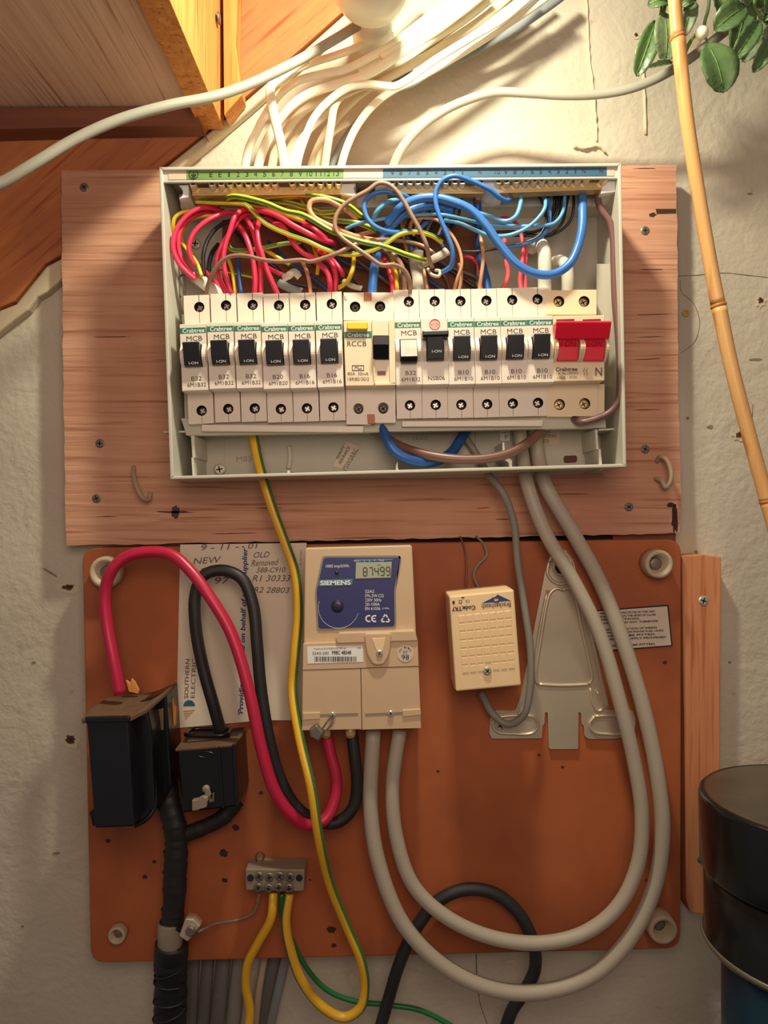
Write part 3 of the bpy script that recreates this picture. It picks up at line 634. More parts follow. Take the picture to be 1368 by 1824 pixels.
mb = MB(); textpx(mb, 'RCCB', 635.5, 612, 34, 9, HM+.0003, .8); textpx(mb, '80A', 626, 665.5, 14, 5.5, HM+.0003); textpx(mb, '30mA', 647, 665.5, 19, 5.5, HM+.0003); textpx(mb, '18R80/30/2', 638.5, 675, 38, 6, HM+.0003)
for a in ([627, 651, 628, 660], [647.5, 651, 648.5, 660], [627, 650.5, 648.5, 651.5], [627, 659, 648.5, 660]): mb.rpx(*a, HM+.0003, HM)
sweep(mb, smooth_path([P(632, 656, HM+.0003), P(635, 653, HM+.0003), P(638, 655.5, HM+.0003), P(641, 657.5, HM+.0003), P(644, 655, HM+.0003)], 4), .00018, n=4)
mb.build('lettering', M['ink'], rc); mb = MB(); textpx(mb, 'L', 616, 530.5, 4.5, 8, .0664); mb.build('lettering', M['ink'], rc)
pb(rc, 'window_frame', [(662, 569), (666, 687), (669, 687), (665, 569)], HM+.002, HM-.001, 'mcb2'); pb(rc, 'window_frame', [(692, 569), (694, 683), (705, 684), (703, 569)], HM+.002, HM-.001, 'mcb2'); pb(rc, 'window_frame', [(664, 682), (664.5, 687), (705, 686), (704.5, 681)], HM+.002, HM-.001, 'mcb2')
mb = MB(); a = P(664.5, 600, HM).x; b = P(693, 600, HM).x; zt_, zb_ = P(0, 600, HM).z, P(0, 641, HM).z
mb.xprism([(-HM, zt_+.001), (-HM-.009, zt_-.001), (-HM-.008, zt_-.007), (-HM-.002, zb_), (-HM, zb_)], a, b); lv = mb.build('lever', M['grip'], rc, bevel=.0005)
pb(rc, 'indicator_window', [(672, 661), (672, 668), (687, 668), (687, 661)], HM+.0003, HM-.001, 'maroon', 0)

# main switch
ms = thing('main_switch', 'yellowed main switch with wide red handle at the right end of the row', 'switch', P(1033, 730, .03))
mb = MB(); mb.ppx([(974, 560), (978, 728), (1064, 725), (1062, 558)], .0605, .03); mb.build('body', M['mcb2'], ms)
termblock(ms, None, [((971.5, 517, 1018, 560), (995.5, 537), 9.8), ((1018, 516, 1062.5, 560), (1040.5, 537), 9.8), ((974.5, 684, 1019.5, 742), (996.5, 720.5), 10), ((1019.5, 684, 1064, 741), (1041.5, 719), 10)], .0655, 'mcb2')
pb(ms, 'terminal_side', [(1064, 684), (1064, 741), (1077, 740), (1077, 684)], .063, .04, 'mcb2')
pb(ms, 'middle_cover', [(985.5, 563), (986, 680), (1077, 678), (1077.5, 561)], HM, .06, 'mcb2', .0006)
for x in (988, 1030.5, 1035, 1076):     # curved cheeks beside the handle legs
    mb = MB(); xa = P(x, 640, HM).x; z1 = P(0, 598, HM).z; z0 = P(0, 646, HM).z
    mb.xprism([(-HM-.0095*math.sin(math.pi*t/10), z0+(z1-z0)*t/10) for t in range(11)]+[(-HM+.001, z1), (-HM+.001, z0)], xa-.0008, xa+.0008); mb.build('cheek', M['mcb2'], ms)
for x0, x1 in ((991, 1027), (1038, 1073)):
    mb = MB(); a = P(x0, 0, HM).x; b = P(x1, 0, HM).x; z1 = P(0, 574, HM).z; z0 = P(0, 644, HM).z
    mb.xprism([(-HM, z1), (-HM-.010, z1-.006), (-HM-.0045, z0+.009), (-HM-.0035, z0), (-HM, z0)], a, b); lg = mb.build('handle', M['red_btn'], ms, bevel=.0004)
    up = Vector((0, -.0055, z1-.006-z0-.009)).normalized()
    mb = MB(); text3(mb, 'I ON', ((a+b)/2, -HM-.0062, z0+.0112), .0098, .0040, (1, 0, 0), up); mb.build('handle_lettering', M['red_ink'], lg)
mb = MB(); a = P(988.5, 0, HM+.01).x; b = P(1086, 0, HM+.01).x; z1 = P(0, 574, HM+.01).z; z0 = P(0, 603, HM+.01).z
mb.xprism([(-HM-.002, z1-.001), (-HM-.0135, z1), (-HM-.0150, z1-.001), (-HM-.0095, z0), (-HM-.0085, z0)], a, b); mb.build('handle_bar', M['red_btn'], ms, bevel=.0005)
for x0, x1 in ((991, 1023), (1038, 1070)): pb(ms, 'handle_slot', [(x0, 569), (x0, 576), (x1, 575), (x1, 568)], HM+.0003, HM-.001, 'maroon', 0)
mb = MB(); textpx(mb, 'Crabtree', 1009, 657.5, 39, 7, HM+.0003, 1, bold=.03); textpx(mb, 'Cat. No.100SW2', 1010, 664.5, 40, 5, HM+.0003, 1); textpx(mb, '100A', 1000, 672.5, 15, 5, HM+.0003); textpx(mb, 'AC22A', 1021, 671.5, 13, 4, HM+.0003)
textpx(mb, 'N', 1066.5, 662, 12, 15, HM+.0003, 0, bold=.01)
for x in (1041, 1046): mb.rpx(x-.4, 655, x+.4, 660, HM+.0003, HM); mb.rpx(x-.4, 664, x+.4, 669, HM+.0003, HM); mb.ppx([(x-2.6, 659.5), (x-2, 659), (x+.6, 664), (x-.2, 664.4)], HM+.0003, HM)
mb.build('lettering', M['ink_soft'], ms)

# busbar covers
for poly, lb in (([(359, 756), (359, 768), (647, 770), (648, 759)], 'long pale busbar cover strip under the left group of breakers'), ([(716, 750), (716, 760), (966, 759), (968, 748)], 'pale busbar cover strip under the right group of breakers')):
    mb = MB(); mb.ppx(poly, .0645, .0605); tag(mb.build('busbar_cover', M['mcb'], bevel=.0004), lb, 'cover strip', 'busbar cover strips')

# ================================================================== WIRES
def width_m(px, h): return px*(D-h)/F/2
def wire(name, pts, wpx, mat, label, cat='wire', c=None, rn=None, group=None, n=12, stripe=None, phase=0, twist=0, jit=0, sub_=7, m2=None):
    """pts: (px, py, height off the wall)"""
    if c: pts = crop(c, pts)
    path = smooth_path([P(*p) for p in pts], sub_)
    r = width_m(wpx, sum(p[2] for p in pts)/len(pts)); mb = MB()
    mats = None
    if stripe:
        lo, hi = (stripe[0]+stripe[1])/2-.085, (stripe[0]+stripe[1])/2+.085; mats = lambda i, k: 1 if lo <= (i+.5)/n < hi or lo <= (i+.5)/n-1 < hi else 0
    sweep(mb, path, r, r*rn if rn else None, n, 0, mats, phase, twist, jit)
    o = mb.build(name, [M[mat]]+([M[m2]] if m2 else []), smooth=True)
    return tag(o, label, cat, group)
A = (300, 340, 5.262); B = (540, 340, 4.886); C4 = (680, 280, 3.109)
def full(c, pts): return crop(c, pts)
def yg(pts, label, w=8.2, c=None, stripe=(.58, .80), name='earth_wire', phase=0, twist=0, mats=('w_yel', 'w_grn')):
    return wire(name, pts, w, mats[0], label, 'wire', c, None, 'earth wires in the fuse box' if name == 'earth_wire' else None, 24, stripe, phase, twist, m2=mats[1])
# strip position: angle 0 = right of travel, .25 = facing camera
yg(full(A, [(258, 100, .060), (400, 108, .064), (560, 112, .066), (640, 118, .066), (720, 128, .067), (800, 200, .069), (900, 300, .070), (1100, 400, .071), (1300, 470, .072)])+full(B, [(200, 512, .072), (400, 556, .073), (560, 530, .073), (700, 470, .074), (850, 375, .073), (1000, 357, .072), (1130, 395, .070), (1210, 450, .067)]), 'yellow and green earth wire dipping low then arching up beside the blue coils', stripe=(.22, .48))
yg(full(A, [(540, 95, .062), (570, 60, .070), (640, 50, .074), (900, 110, .075), (1100, 190, .075)])+full(B, [(0, 210, .076), (250, 350, .076), (500, 440, .075), (700, 483, .074), (900, 555, .072), (1075, 608, .070)]), 'yellow and green earth wire running diagonally over the tan loop to the grey clip', stripe=(.06, .30), w=9)
yg(full(A, [(600, 60, .060), (780, 70, .064), (1000, 42, .066)])+full(B, [(0, 30, .068), (200, 60, .070), (380, 120, .068), (510, 220, .062)]), 'yellow and green earth wire highest in the box, under the brass bar', stripe=(.02, .30), w=9)
yg(full(A, [(960, 88, .056), (1150, 120, .060), (1368, 185, .062)])+full(B, [(150, 190, .062), (290, 180, .060), (420, 165, .058)]), 'short yellow and green earth wire under the highest one', stripe=(.06, .34), w=9)
yg(full(B, [(-60, 160, .058), (40, 190, .056), (190, 240, .058), (330, 262, .060), (460, 275, .061), (560, 310, .060), (640, 350, .058)]), 'yellow and green earth wire passing behind the tan loop', stripe=(.06, .28), w=9)
yg(full(A, [(700, 130, .055), (860, 170, .058), (1000, 190, .060), (1120, 230, .060), (1280, 290, .058)]), 'yellow earth wire end crossing above the red wires', stripe=(.4, .6), w=9)
yg(full(A, [(260, 150, .050), (240, 185, .058), (120, 205, .062), (60, 255, .062), (42, 330, .060), (60, 420, .055), (130, 500, .050), (200, 590, .052), (270, 690, .060), (310, 800, .062)]), 'yellow and green earth wire looping at the far left wall of the box', stripe=(.0, .2), w=7.5)
yg(full(A, [(420, 232, .052), (300, 238, .054), (190, 290, .050), (130, 410, .046), (140, 500, .044), (240, 590, .042)]), 'thin earth wire behind the left red loops', stripe=(.5, .85), w=6)
yg(full(A, [(560, 500, .050), (590, 545, .052), (700, 562, .052), (900, 532, .052), (1100, 492, .050), (1240, 478, .046)]), 'earth wire lying level behind the red wires', stripe=(.10, .36), w=7.5)
yg(full(B, [(440, 540, .050), (440, 620, .054), (425, 700, .056), (385, 790, .052), (310, 845, .045)]), 'earth wire hanging in a hook shape left of the thick blue cable', stripe=(.55, .8), w=8)
yg(full(B, [(730, 520, .046), (775, 600, .050), (805, 720, .055), (820, 890, .058)]), 'earth wire dropping straight to the wide breaker', stripe=(.6, .9), w=8)
yg(full(B, [(855, 240, .042), (870, 340, .042), (885, 440, .042), (910, 530, .042)]), 'short upright earth wire piece behind the thick blue loop', stripe=(.3, .6), w=7)
yg(full(A, [(880, 540, .044), (950, 580, .046), (1050, 640, .046), (1130, 690, .040)]), 'small earth wire piece among the dark wires', stripe=(.5, .7), w=7)
yg(full(A, [(340, 735, .040), (450, 745, .040), (600, 765, .040), (790, 805, .040)]), 'deep earth wire crossing low behind the red wires', stripe=(.2, .4), w=6)
yg(full(A, [(250, 620, .0), (1, 1, 0)][:0]) + full(A, [(560, 640, .046), (590, 720, .046), (610, 820, .050), (628, 960, .052)]), 'yellow earth wire dropping beside the small blue wire', stripe=(.5, .7), w=6.5)
yg(full(B, [(90, 480, .040), (115, 560, .042), (130, 640, .042), (120, 730, .040)]), 'short earth wire piece hanging behind the red pair', stripe=(.5, .8), w=7)
yg(full(C4, [(0, 480, .050), (-40, 520, .050), (20, 600, .050), (70, 640, .050), (85, 740, .055)]), 'earth wire beside the brown pair dropping to the breaker', stripe=(.5, .75), w=7)
for x in (716, 722, 728, 735):
    pass
def red(pts, label, w=9, c=A, mat='w_red'): return wire('red_wire', pts, w, mat, label, 'wire', c, group='red wires in the fuse box')
red([(512, 192, .050), (400, 160, .058), (280, 168, .064), (150, 258, .066), (62, 400, .066), (46, 540, .066), (100, 680, .064), (180, 770, .062), (250, 832, .060)], 'outermost red wire looping down the left side')
red([(500, 215, .046), (380, 195, .052), (230, 240, .060), (120, 350, .062), (92, 470, .063), (110, 600, .062), (180, 720, .060), (268, 808, .058)], 'second red wire of the left loop, just inside the outermost')
red([(640, 202, .052), (510, 215, .060), (340, 295, .066), (230, 410, .067), (192, 530, .066), (215, 640, .064), (250, 700, .062)], 'red wire with a wide arch to the left, third in')
red([(800, 180, .055), (700, 178, .062), (620, 250, .068), (575, 380, .069), (535, 500, .068), (515, 620, .067), (530, 760, .066), (590, 965, .064)], 'red wire crossing over to the second breaker, right one of a pair')
red([(780, 215, .052), (690, 240, .058), (590, 370, .062), (500, 520, .062), (455, 650, .060), (470, 790, .060), (540, 965, .060)], 'red wire crossing over to the second breaker, left one of a pair')
red([(620, 290, .054), (690, 360, .060), (740, 470, .064), (780, 600, .065), (805, 740, .065), (812, 850, .064), (805, 965, .062)], 'red wire dropping to the third breaker, left of the pair', w=9.5)
red([(700, 240, .050), (750, 290, .058), (800, 400, .062), (835, 540, .063), (860, 720, .063), (868, 965, .060)], 'red wire dropping to the third breaker, right of the pair', w=9)
red([(850, 270, .058), (835, 380, .066), (845, 490, .068), (880, 600, .068), (920, 730, .067), (970, 850, .065), (1025, 970, .062)], 'bright red wire slanting to the B20 breaker', w=9)
red([(780, 175, .058), (930, 200, .064), (1050, 250, .066), (1180, 330, .067), (1368, 425, .066), (1480, 470, .060), (1560, 490, .050)], 'red wire running right below the diagonal earth wire', w=10)
red([(0, 285, .060), (60, 310, .061), (130, 360, .061), (200, 420, .056)], 'short red wire above the long red one', c=B)
red(full(A, [(980, 310, .056), (1060, 330, .062), (1130, 420, .064), (1180, 500, .064), (1260, 580, .063), (1368, 635, .063)])+full(B, [(140, 632, .064), (205, 700, .065), (232, 790, .065), (235, 890, .062)]), 'red wire curving to the second B16 breaker, left of two', c=None, w=9.5)
red([(110, 500, .052), (200, 570, .058), (262, 660, .062), (284, 760, .063), (280, 890, .062)], 'red wire curving to the second B16 breaker, right of two', c=B, w=9)
red([(240, 580, .046), (290, 640, .050), (330, 700, .050), (350, 740, .046)], 'short dark red wire behind the curved pair', c=B, w=8)
red([(920, 715, .050), (1000, 755, .052), (1060, 780, .052), (1125, 798, .050)], 'red wire entering the grey sheath end behind the breakers', w=8)
red([(670, 560, .044), (715, 610, .052), (755, 710, .058), (775, 800, .060), (782, 890, .060)], 'deep red wire dropping to the wide breaker', c=B, w=9)
red([(675, 440, .050), (685, 500, .056), (690, 580, .058), (700, 640, .058), (690, 690, .058), (660, 745, .058)], 'bright red wire curling to the second B10 breaker', c=C4, w=8, mat='w_salmon')
red([(770, 420, .052), (782, 480, .056), (775, 600, .058), (765, 680, .058), (772, 745, .058)], 'bright red wire dropping to the third B10 breaker, left of two', c=C4, w=7.5, mat='w_salmon')
red([(780, 440, .048), (800, 520, .052), (792, 620, .054), (795, 745, .054)], 'bright red wire dropping to the third B10 breaker, right of two', c=C4, w=7, mat='w_salmon')
red([(450, 548, .040), (500, 560, .044), (535, 600, .046), (548, 650, .046), (560, 745, .050)], 'deep red wire beside the dark blue cable', c=C4, w=6)
red([(640, 345, .040), (680, 335, .046), (720, 345, .050), (770, 400, .052), (775, 430, .052)], 'deep red wire arching under the neutral bar', c=C4, w=6)
red([(740, 340, .042), (800, 300, .046), (900, 250, .046), (1000, 300, .044)], 'hidden stretch of red wire behind the crossing earth wires', w=8)
red([(280, 690, .040), (380, 790, .046), (460, 880, .050), (540, 970, .052)], 'red wire leaving the white sheath at the left breakers', w=8)
def blk(pts, label, w, c, mat='w_black', name='black_wire'): return wire(name, pts, w, mat, label, 'wire', c, group='black wires in the fuse box')
blk([(640, 270, .048), (540, 295, .052), (440, 360, .056), (365, 470, .058), (325, 620, .060), (338, 800, .058)], 'black wire arching between the left red loops', 7.5, A)
blk([(470, 500, .038), (410, 580, .042), (380, 700, .044), (390, 790, .044)], 'second black wire behind the left red pair', 8, A)
blk([(185, 768, .040), (110, 800, .044), (72, 870, .046), (70, 930, .046), (115, 1000, .044)], 'thin grey wire curled by the left wall of the box', 4, A, 'w_grey')
blk([(840, 215, .040), (1000, 260, .042), (1250, 300, .042), (1368, 370, .042)], 'black wire deep behind the upper red wires', 7, A)
blk([(440, 522, .050), (520, 522, .052), (650, 505, .054), (780, 475, .056), (870, 435, .058), (910, 360, .058), (900, 270, .056), (862, 205, .054)], 'long black wire sweeping up to the right neutral bar', 5, C4)
blk([(600, 415, .046), (720, 412, .048), (850, 412, .050), (930, 370, .052), (970, 290, .054), (992, 195, .052)], 'black wire, uppermost of the three parallel ones', 5, C4)
blk([(700, 432, .048), (800, 435, .050), (920, 430, .052), (995, 370, .054), (1020, 280, .054), (1036, 195, .052)], 'black wire, middle of the three parallel ones', 5, C4)
blk([(800, 420, .046), (900, 440, .048), (985, 410, .050), (1045, 350, .052), (1062, 280, .054), (1062, 195, .052)], 'black wire, lowest of the three parallel ones', 5, C4)
for i, x in enumerate((925, 960, 975, 1000)): blk([(x, 195, .050), (x-6, 260, .048), (x-22, 330, .044)], ORD[i]+' from the left of the short black wire ends under the right neutral bar', 4.5, C4)
def blu(pts, label, w, c, mat='w_blue'): return wire('blue_wire', pts, w, mat, label, 'wire', c, group='blue wires in the fuse box', n=14)
blu(full(C4, [(1110, 215, .060), (1112, 300, .066), (1108, 400, .069), (1085, 500, .070), (1040, 590, .071), (950, 648, .072), (840, 642, .073), (740, 585, .074), (650, 480, .075), (570, 370, .076), (490, 290, .076), (390, 245, .076), (280, 222, .075), (170, 240, .073), (90, 290, .070), (30, 370, .064)]), 'thick blue cable sweeping in a big S from the right bar to the middle', 15.5, None)
blu(full(B, [(1300, 175, .060), (1150, 130, .062), (1010, 140, .063), (880, 200, .063), (780, 290, .060), (700, 400, .058), (650, 520, .060), (625, 640, .062), (610, 760, .062), (600, 900, .060)]), 'thick blue cable dropping from the arch into the wide breaker', 16.5, None)
blu([(522, 195, .056), (530, 260, .052), (535, 400, .048), (550, 560, .050), (580, 680, .054), (590, 750, .056)], 'dark blue cable hanging straight behind the big blue S', 14, C4, 'w_dblue')
blu([(718, 228, .064), (690, 240, .070), (650, 222, .075), (600, 180, .078), (540, 150, .079), (480, 125, .080), (400, 104, .081), (335, 130, .080), (300, 190, .079), (300, 260, .079), (325, 340, .079), (362, 430, .078), (392, 520, .076), (385, 600, .072), (330, 640, .066)], 'blue wire standing highest over the label strip and looping down to the grey clip', 8.5, C4)
blu(full(B, [(940, 75, .066), (850, 30, .074), (760, 12, .076), (680, 8, .076), (590, 40, .076), (532, 110, .076), (545, 210, .076), (600, 290, .076), (700, 345, .074), (800, 362, .070), (900, 350, .064)]), 'blue wire forming a ring left of the thick blue arch', 8.5, None)
blu([(845, 80, .066), (760, 90, .070), (680, 140, .072), (630, 200, .070), (610, 260, .064)], 'short light blue wire inside the ring of blue wire', 8.5, B, 'w_lblue')
blu(full(B, [(370, 332, .060), (450, 295, .064), (550, 268, .066), (680, 245, .067), (760, 232, .064)])+full(C4, [(230, 318, .060), (330, 318, .062), (450, 342, .062), (560, 368, .062), (700, 382, .064), (850, 380, .066), (950, 368, .066), (1000, 310, .064), (1016, 200, .058)]), 'light blue wire running level behind the thick cable to the right bar', 6.5, None, 'w_lblue')
blu([(345, 350, .062), (430, 365, .064), (520, 405, .066), (600, 435, .066), (690, 435, .066), (780, 405, .068), (850, 355, .070), (900, 290, .070), (908, 235, .066)], 'light blue wire curving up under the right bar', 7, C4, 'w_lblue')
blu([(520, 305, .064), (600, 330, .066), (690, 355, .068), (740, 330, .070), (768, 260, .068), (770, 195, .062)], 'blue wire rising to the right bar, leftmost of the risers', 8, C4, 'w_lblue')
blu([(640, 505, .056), (760, 488, .058), (860, 455, .060), (920, 400, .062), (932, 320, .062), (925, 230, .058)], 'blue wire behind the black wires', 6, C4)
blu([(620, 520, .050), (650, 650, .052), (660, 780, .054), (682, 960, .056)], 'small blue wire dropping beside the second breaker', 8, A, 'w_dblue')
blu([(1120, 200, .040), (1250, 260, .040), (1310, 300, .040), (1230, 350, .040), (1170, 400, .040), (1180, 430, .044)], 'dark blue wire deep under the blue arch', 7, B, 'w_dblue')
blu([(900, 380, .050), (920, 450, .050), (950, 520, .050)], 'short blue wire behind the earth wire arch', 7, B)
blu([(1195, 450, .060), (1215, 480, .060), (1230, 520, .058)], 'tiny blue wire end at the grey clip', 6, B)
blu([(20, 400, .052), (120, 420, .054), (200, 400, .054), (280, 330, .050)], 'blue wire passing low inside the thick arch', 8, C4, 'w_blue')
def brn(pts, label, w, c, mat='w_brown'): return wire('brown_wire', pts, w, mat, label, 'wire', c, group='brown wires in the fuse box')
brn(full(A, [(352, 975, .062), (370, 890, .066), (410, 780, .070), (490, 670, .073), (590, 612, .075), (720, 608, .076), (880, 645, .077), (1050, 662, .077), (1250, 648, .077)])+full(B, [(60, 615, .077), (160, 590, .077), (300, 540, .078), (420, 480, .076), (540, 440, .072), (680, 425, .066), (800, 430, .060), (920, 445, .058), (1040, 480, .060), (1150, 550, .062)]), 'long grey-brown wire snaking level above the left breakers', 7.5, None)
brn(full(C4, [(280, 612, .066), (262, 560, .072), (248, 490, .078), (215, 410, .079), (170, 330, .080), (120, 240, .080), (75, 180, .080), (30, 148, .080)])+full(C4, [(-20, 145, .080)])+full(B, [(560, -2, .080), (430, 70, .080), (330, 150, .079), (280, 240, .079), (285, 340, .079), (340, 410, .079), (450, 490, .079), (560, 565, .079), (680, 645, .078), (790, 645, .076), (880, 690, .073), (925, 780, .070), (932, 890, .064)]), 'grey-brown wire making the big loop over the middle of the box', 8, None)
brn([(470, 248, .060), (400, 185, .064), (330, 140, .068), (230, 88, .070), (140, 75, .072), (70, 95, .072), (52, 150, .072), (90, 225, .072), (180, 280, .071), (280, 325, .070), (420, 385, .068), (560, 420, .064), (640, 430, .058)], 'tan wire bent into a tight loop under the brass bars', 9.5, B, 'w_tan')
brn([(640, 500, .058), (740, 530, .062), (810, 580, .064), (860, 660, .064), (880, 760, .064), (885, 890, .060)], 'wide brown wire dropping right of the earth wire', 9, B)
brn([(820, 640, .050), (845, 720, .054), (852, 890, .056)], 'brown wire squeezed between others above the wide breaker', 10, B, 'w_dbrown')
brn([(225, 335, .056), (300, 345, .060), (350, 385, .064), (400, 450, .066), (435, 530, .066), (442, 600, .066), (420, 670, .064), (395, 750, .060)], 'tan wire curving down to the NSB06 breaker, long one', 6, C4, 'w_tan')
brn([(425, 590, .056), (440, 640, .058), (438, 690, .058), (425, 750, .056)], 'short tan wire beside the long tan one', 6, C4, 'w_tan')
brn([(540, 410, .056), (552, 470, .060), (562, 560, .062), (552, 650, .062), (538, 750, .058)], 'orange-brown wire in front of the dark blue cable', 7, C4, 'w_tan')
brn([(1050, 590, .050), (1052, 680, .052), (1065, 770, .054), (1090, 880, .056)], 'thin tan wire beside the grey sheath', 6, B, 'w_tan')
brn([(1240, 640, .050), (1290, 740, .054), (1320, 850, .056), (1335, 975, .056)], 'tan wire dropping to the first B16 breaker', 7, A, 'w_tan')
brn([(1000, 180, .046), (940, 210, .050), (900, 240, .050), (870, 300, .048)], 'brown wire partly hidden under the blue arch', 7, B, 'w_brown')
brn([(930, 330, .050), (945, 270, .054), (1000, 240, .056), (1100, 235, .056), (1180, 260, .054), (1230, 300, .052)], 'tan wire arching under the thick blue cable', 6.5, B, 'w_tan')
brn([(380, 400, .050), (500, 380, .054), (640, 350, .056)], 'short tan wire crossing behind the diagonal earth wire', 7, B, 'w_tan')
brn(full(C4, [(1195, 190, .060), (1200, 250, .062), (1222, 300, .063), (1262, 360, .064), (1280, 440, .065), (1285, 600, .066), (1292, 800, .068)])+[(1101, 600, .069), (1104, 680, .070), (1100, 715, .071), (1085, 735, .071), (1055, 748, .070), (1035, 752, .068), (1022, 747, .060)], 'dark brown cable running down the right wall of the box to the main switch', 12, None, 'w_choc')
# grey clips and sheath ends
def sheath(pts, w, label, c, mat='sheath', rn=.6, name='cable_sheath', jit=0): return wire(name, pts, w, mat, label, 'cable sheath', c, rn, 'stripped cable sheaths in the fuse box', jit=jit)
sheath([(828, 505, .040), (845, 482, .046), (875, 480, .052), (898, 520, .056), (902, 600, .058), (902, 750, .056)], 24, 'pale round cable sheath bending over, left of two by the main switch', C4, rn=1)
sheath([(950, 600, .040), (968, 578, .046), (1000, 580, .050), (1025, 620, .053), (1030, 680, .054), (1030, 750, .052)], 22, 'pale round cable sheath bending over, right of two by the main switch', C4, rn=1)
sheath([(985, 520, .046), (985, 640, .046), (1010, 760, .048), (1012, 890, .050)], 26, 'flat grey sheath standing right of the brown wires', B, 'tail_grey', .4)
sheath([(255, 800, .050), (330, 860, .052), (420, 930, .052), (500, 990, .050)], 22, 'white sheath end at the left, red wires coming out', A, 'sheath', .7)
sheath([(1075, 820, .052), (1120, 800, .054), (1180, 760, .054), (1230, 810, .052)], 13, 'torn white sheath end above the first B16 breaker', A, 'sheath', .6, jit=.1)
sheath([(1030, 860, .040), (1130, 910, .042), (1250, 950, .042)], 15, 'flat white sheath lying behind the first B16 breaker', A, 'slate', .5)
sheath([(350, 780, .040), (430, 830, .044), (510, 850, .046)], 10, 'small white sheath tip left of the thick blue cable', B, 'sheath', .6)
sheath([(1040, 640, .060), (1120, 600, .066), (1200, 560, .068), (1255, 525, .066)], 15, 'torn grey sheath gripping the wires under the blue arch', B, 'tail_grey', .5, jit=.12)
sheath([(1085, 680, .064), (1120, 730, .068), (1180, 742, .068), (1190, 700, .066), (1150, 690, .064)], 6, 'curled grey end hanging below the torn sheath', B, 'tail_grey', 1)
sheath([(1000, 500, .046), (960, 550, .046), (930, 610, .044)], 9, 'pale sheath edge behind the earth wire arch', B, 'sheath', .5)
# dark backing tangle deep in the box (separate wires)
random.seed(11)
for i in range(14):
    x = 420+i*26+random.uniform(-6, 6); y = random.uniform(430, 470); hh = .026+random.uniform(0, .008)
    wire('black_wire', [(x, y-40, hh), (x+random.uniform(20, 50), y, hh+.003), (x+random.uniform(50, 100), y+random.uniform(10, 40), hh), (x+random.uniform(90, 130), y+random.uniform(50, 80), hh)], 6.5, ['w_black', 'w_grey', 'w_dblue', 'w_dbrown'][i % 4], ORD[i]+' from left of the deep '+['black', 'grey', 'dark blue', 'dark brown'][i % 4]+' and other dark wires behind the coloured ones', 'wire', group='wires deep in the fuse box', n=8, sub_=5)
for i, x in enumerate((744, 754, 765, 776, 788, 798, 808)):
    wire('stripped_core', [(x-8, 420, .040), (x, 400, .044), (x+9, 383, .046), (x+12, 360, .046)], 5, ['white', 'w_black', 'slate', 'w_black', 'white', 'w_dblue', 'w_black'][i], ORD[i]+' from the left of the short core ends below the left neutral bar', 'wire', group='core ends below the left neutral bar', n=8, sub_=5)
for i, x in enumerate((382, 401, 440, 470, 508, 534, 545)):
    wire('earth_core', [(x, 345, .060), (x+2, 354, .058), (x+8, 366, .052)], 6, 'w_yel', ORD[i]+' from the left of the short yellow wire ends under the earth bar', 'wire', group='wire ends under the earth bar', n=8, sub_=4)
for i, x in enumerate((801, 808, 815, 822)): wire('blue_core', [(x, 343, .056), (x, 356, .054), (x-3, 372, .048)], 6, 'w_dblue', ORD[i]+' from the left of the dark blue wire ends under the left neutral bar', 'wire', group='wire ends under the left neutral bar', n=8, sub_=4)
for x, nm in ((852, 'a'), (1036, 'b')):
    mb = MB(); mb.ppx([(x-5, 340), (x-4.5, 356), (x+5, 356), (x+5, 340)], .062, .056); tag(mb.build('copper_end', M['copper'], bevel=.001), 'bare copper cable end under the '+('left' if nm == 'a' else 'right')+' neutral bar', 'wire end')

# lower part of the box
wire('blue_cable', [(676, 745, .054), (688, 780, .060), (705, 806, .062), (740, 822, .060), (775, 822, .054), (805, 805, .046), (822, 780, .040), (835, 762, .036)], 18, 'w_dblue', 'thick blue cable sagging under the wide breaker', 'cable', n=16)
wire('brown_cable', [(640, 752, .040), (680, 776, .046), (720, 798, .054), (780, 814, .062), (850, 818, .064), (905, 808, .062), (945, 785, .056), (975, 752, .048)], 17, 'w_dbrown', 'thick brown cable sagging across the bottom of the box', 'cable', n=16)

# ================================================================== CABLES OUTSIDE
ygl = yg([(450, 765, .040), (458, 810, .044), (468, 850, .050), (485, 905, .052), (507, 965, .052), (525, 1020, .052), (531, 1090, .052), (525, 1165, .054), (521, 1230, .056), (533, 1310, .070), (554, 1400, .082), (568, 1490, .080), (588, 1575, .062), (618, 1650, .052), (643, 1710, .050), (650, 1758, .048), (642, 1795, .048), (614, 1812, .048), (576, 1795, .048), (538, 1748, .048), (517, 1690, .048), (509, 1640, .046), (515, 1592, .042)], 'long yellow and green earth cable hanging past the meter and looping to the terminal block', w=17, name='earth_cable', stripe=(.36, .48), mats=('w_yel2', 'w_grn2'))
wire('yellow_cable', [(487, 1590, .042), (483, 1635, .046), (462, 1675, .046), (442, 1715, .044), (438, 1755, .042), (445, 1800, .040), (440, 1850, .040)], 16, 'yellow_old', 'plain yellow cable snaking down from the terminal block', 'cable', n=16)
wire('green_wire', [(502, 1592, .040), (502, 1625, .038), (520, 1675, .034), (550, 1730, .030), (585, 1765, .026), (630, 1783, .024), (690, 1790, .022), (750, 1800, .022), (820, 1836, .022)], 9, 'green_old', 'thin green wire running from the terminal block to the lower right', 'wire')
wire('red_tail', [(214, 1236, .060), (203, 1180, .060), (190, 1110, .058), (187, 1055, .058), (200, 1015, .060), (225, 992, .060), (265, 983, .060), (305, 988, .062), (340, 1018, .066), (375, 1065, .070), (408, 1120, .072), (430, 1180, .074), (448, 1250, .076), (465, 1330, .076), (490, 1410, .074), (520, 1452, .070), (550, 1470, .064), (580, 1458, .060), (597, 1420, .056), (598, 1380, .054), (588, 1340, .052), (580, 1300, .050)], 21, 'tail_red', 'thick red cable arching from the large black fuse holder to the meter', 'cable', n=18)
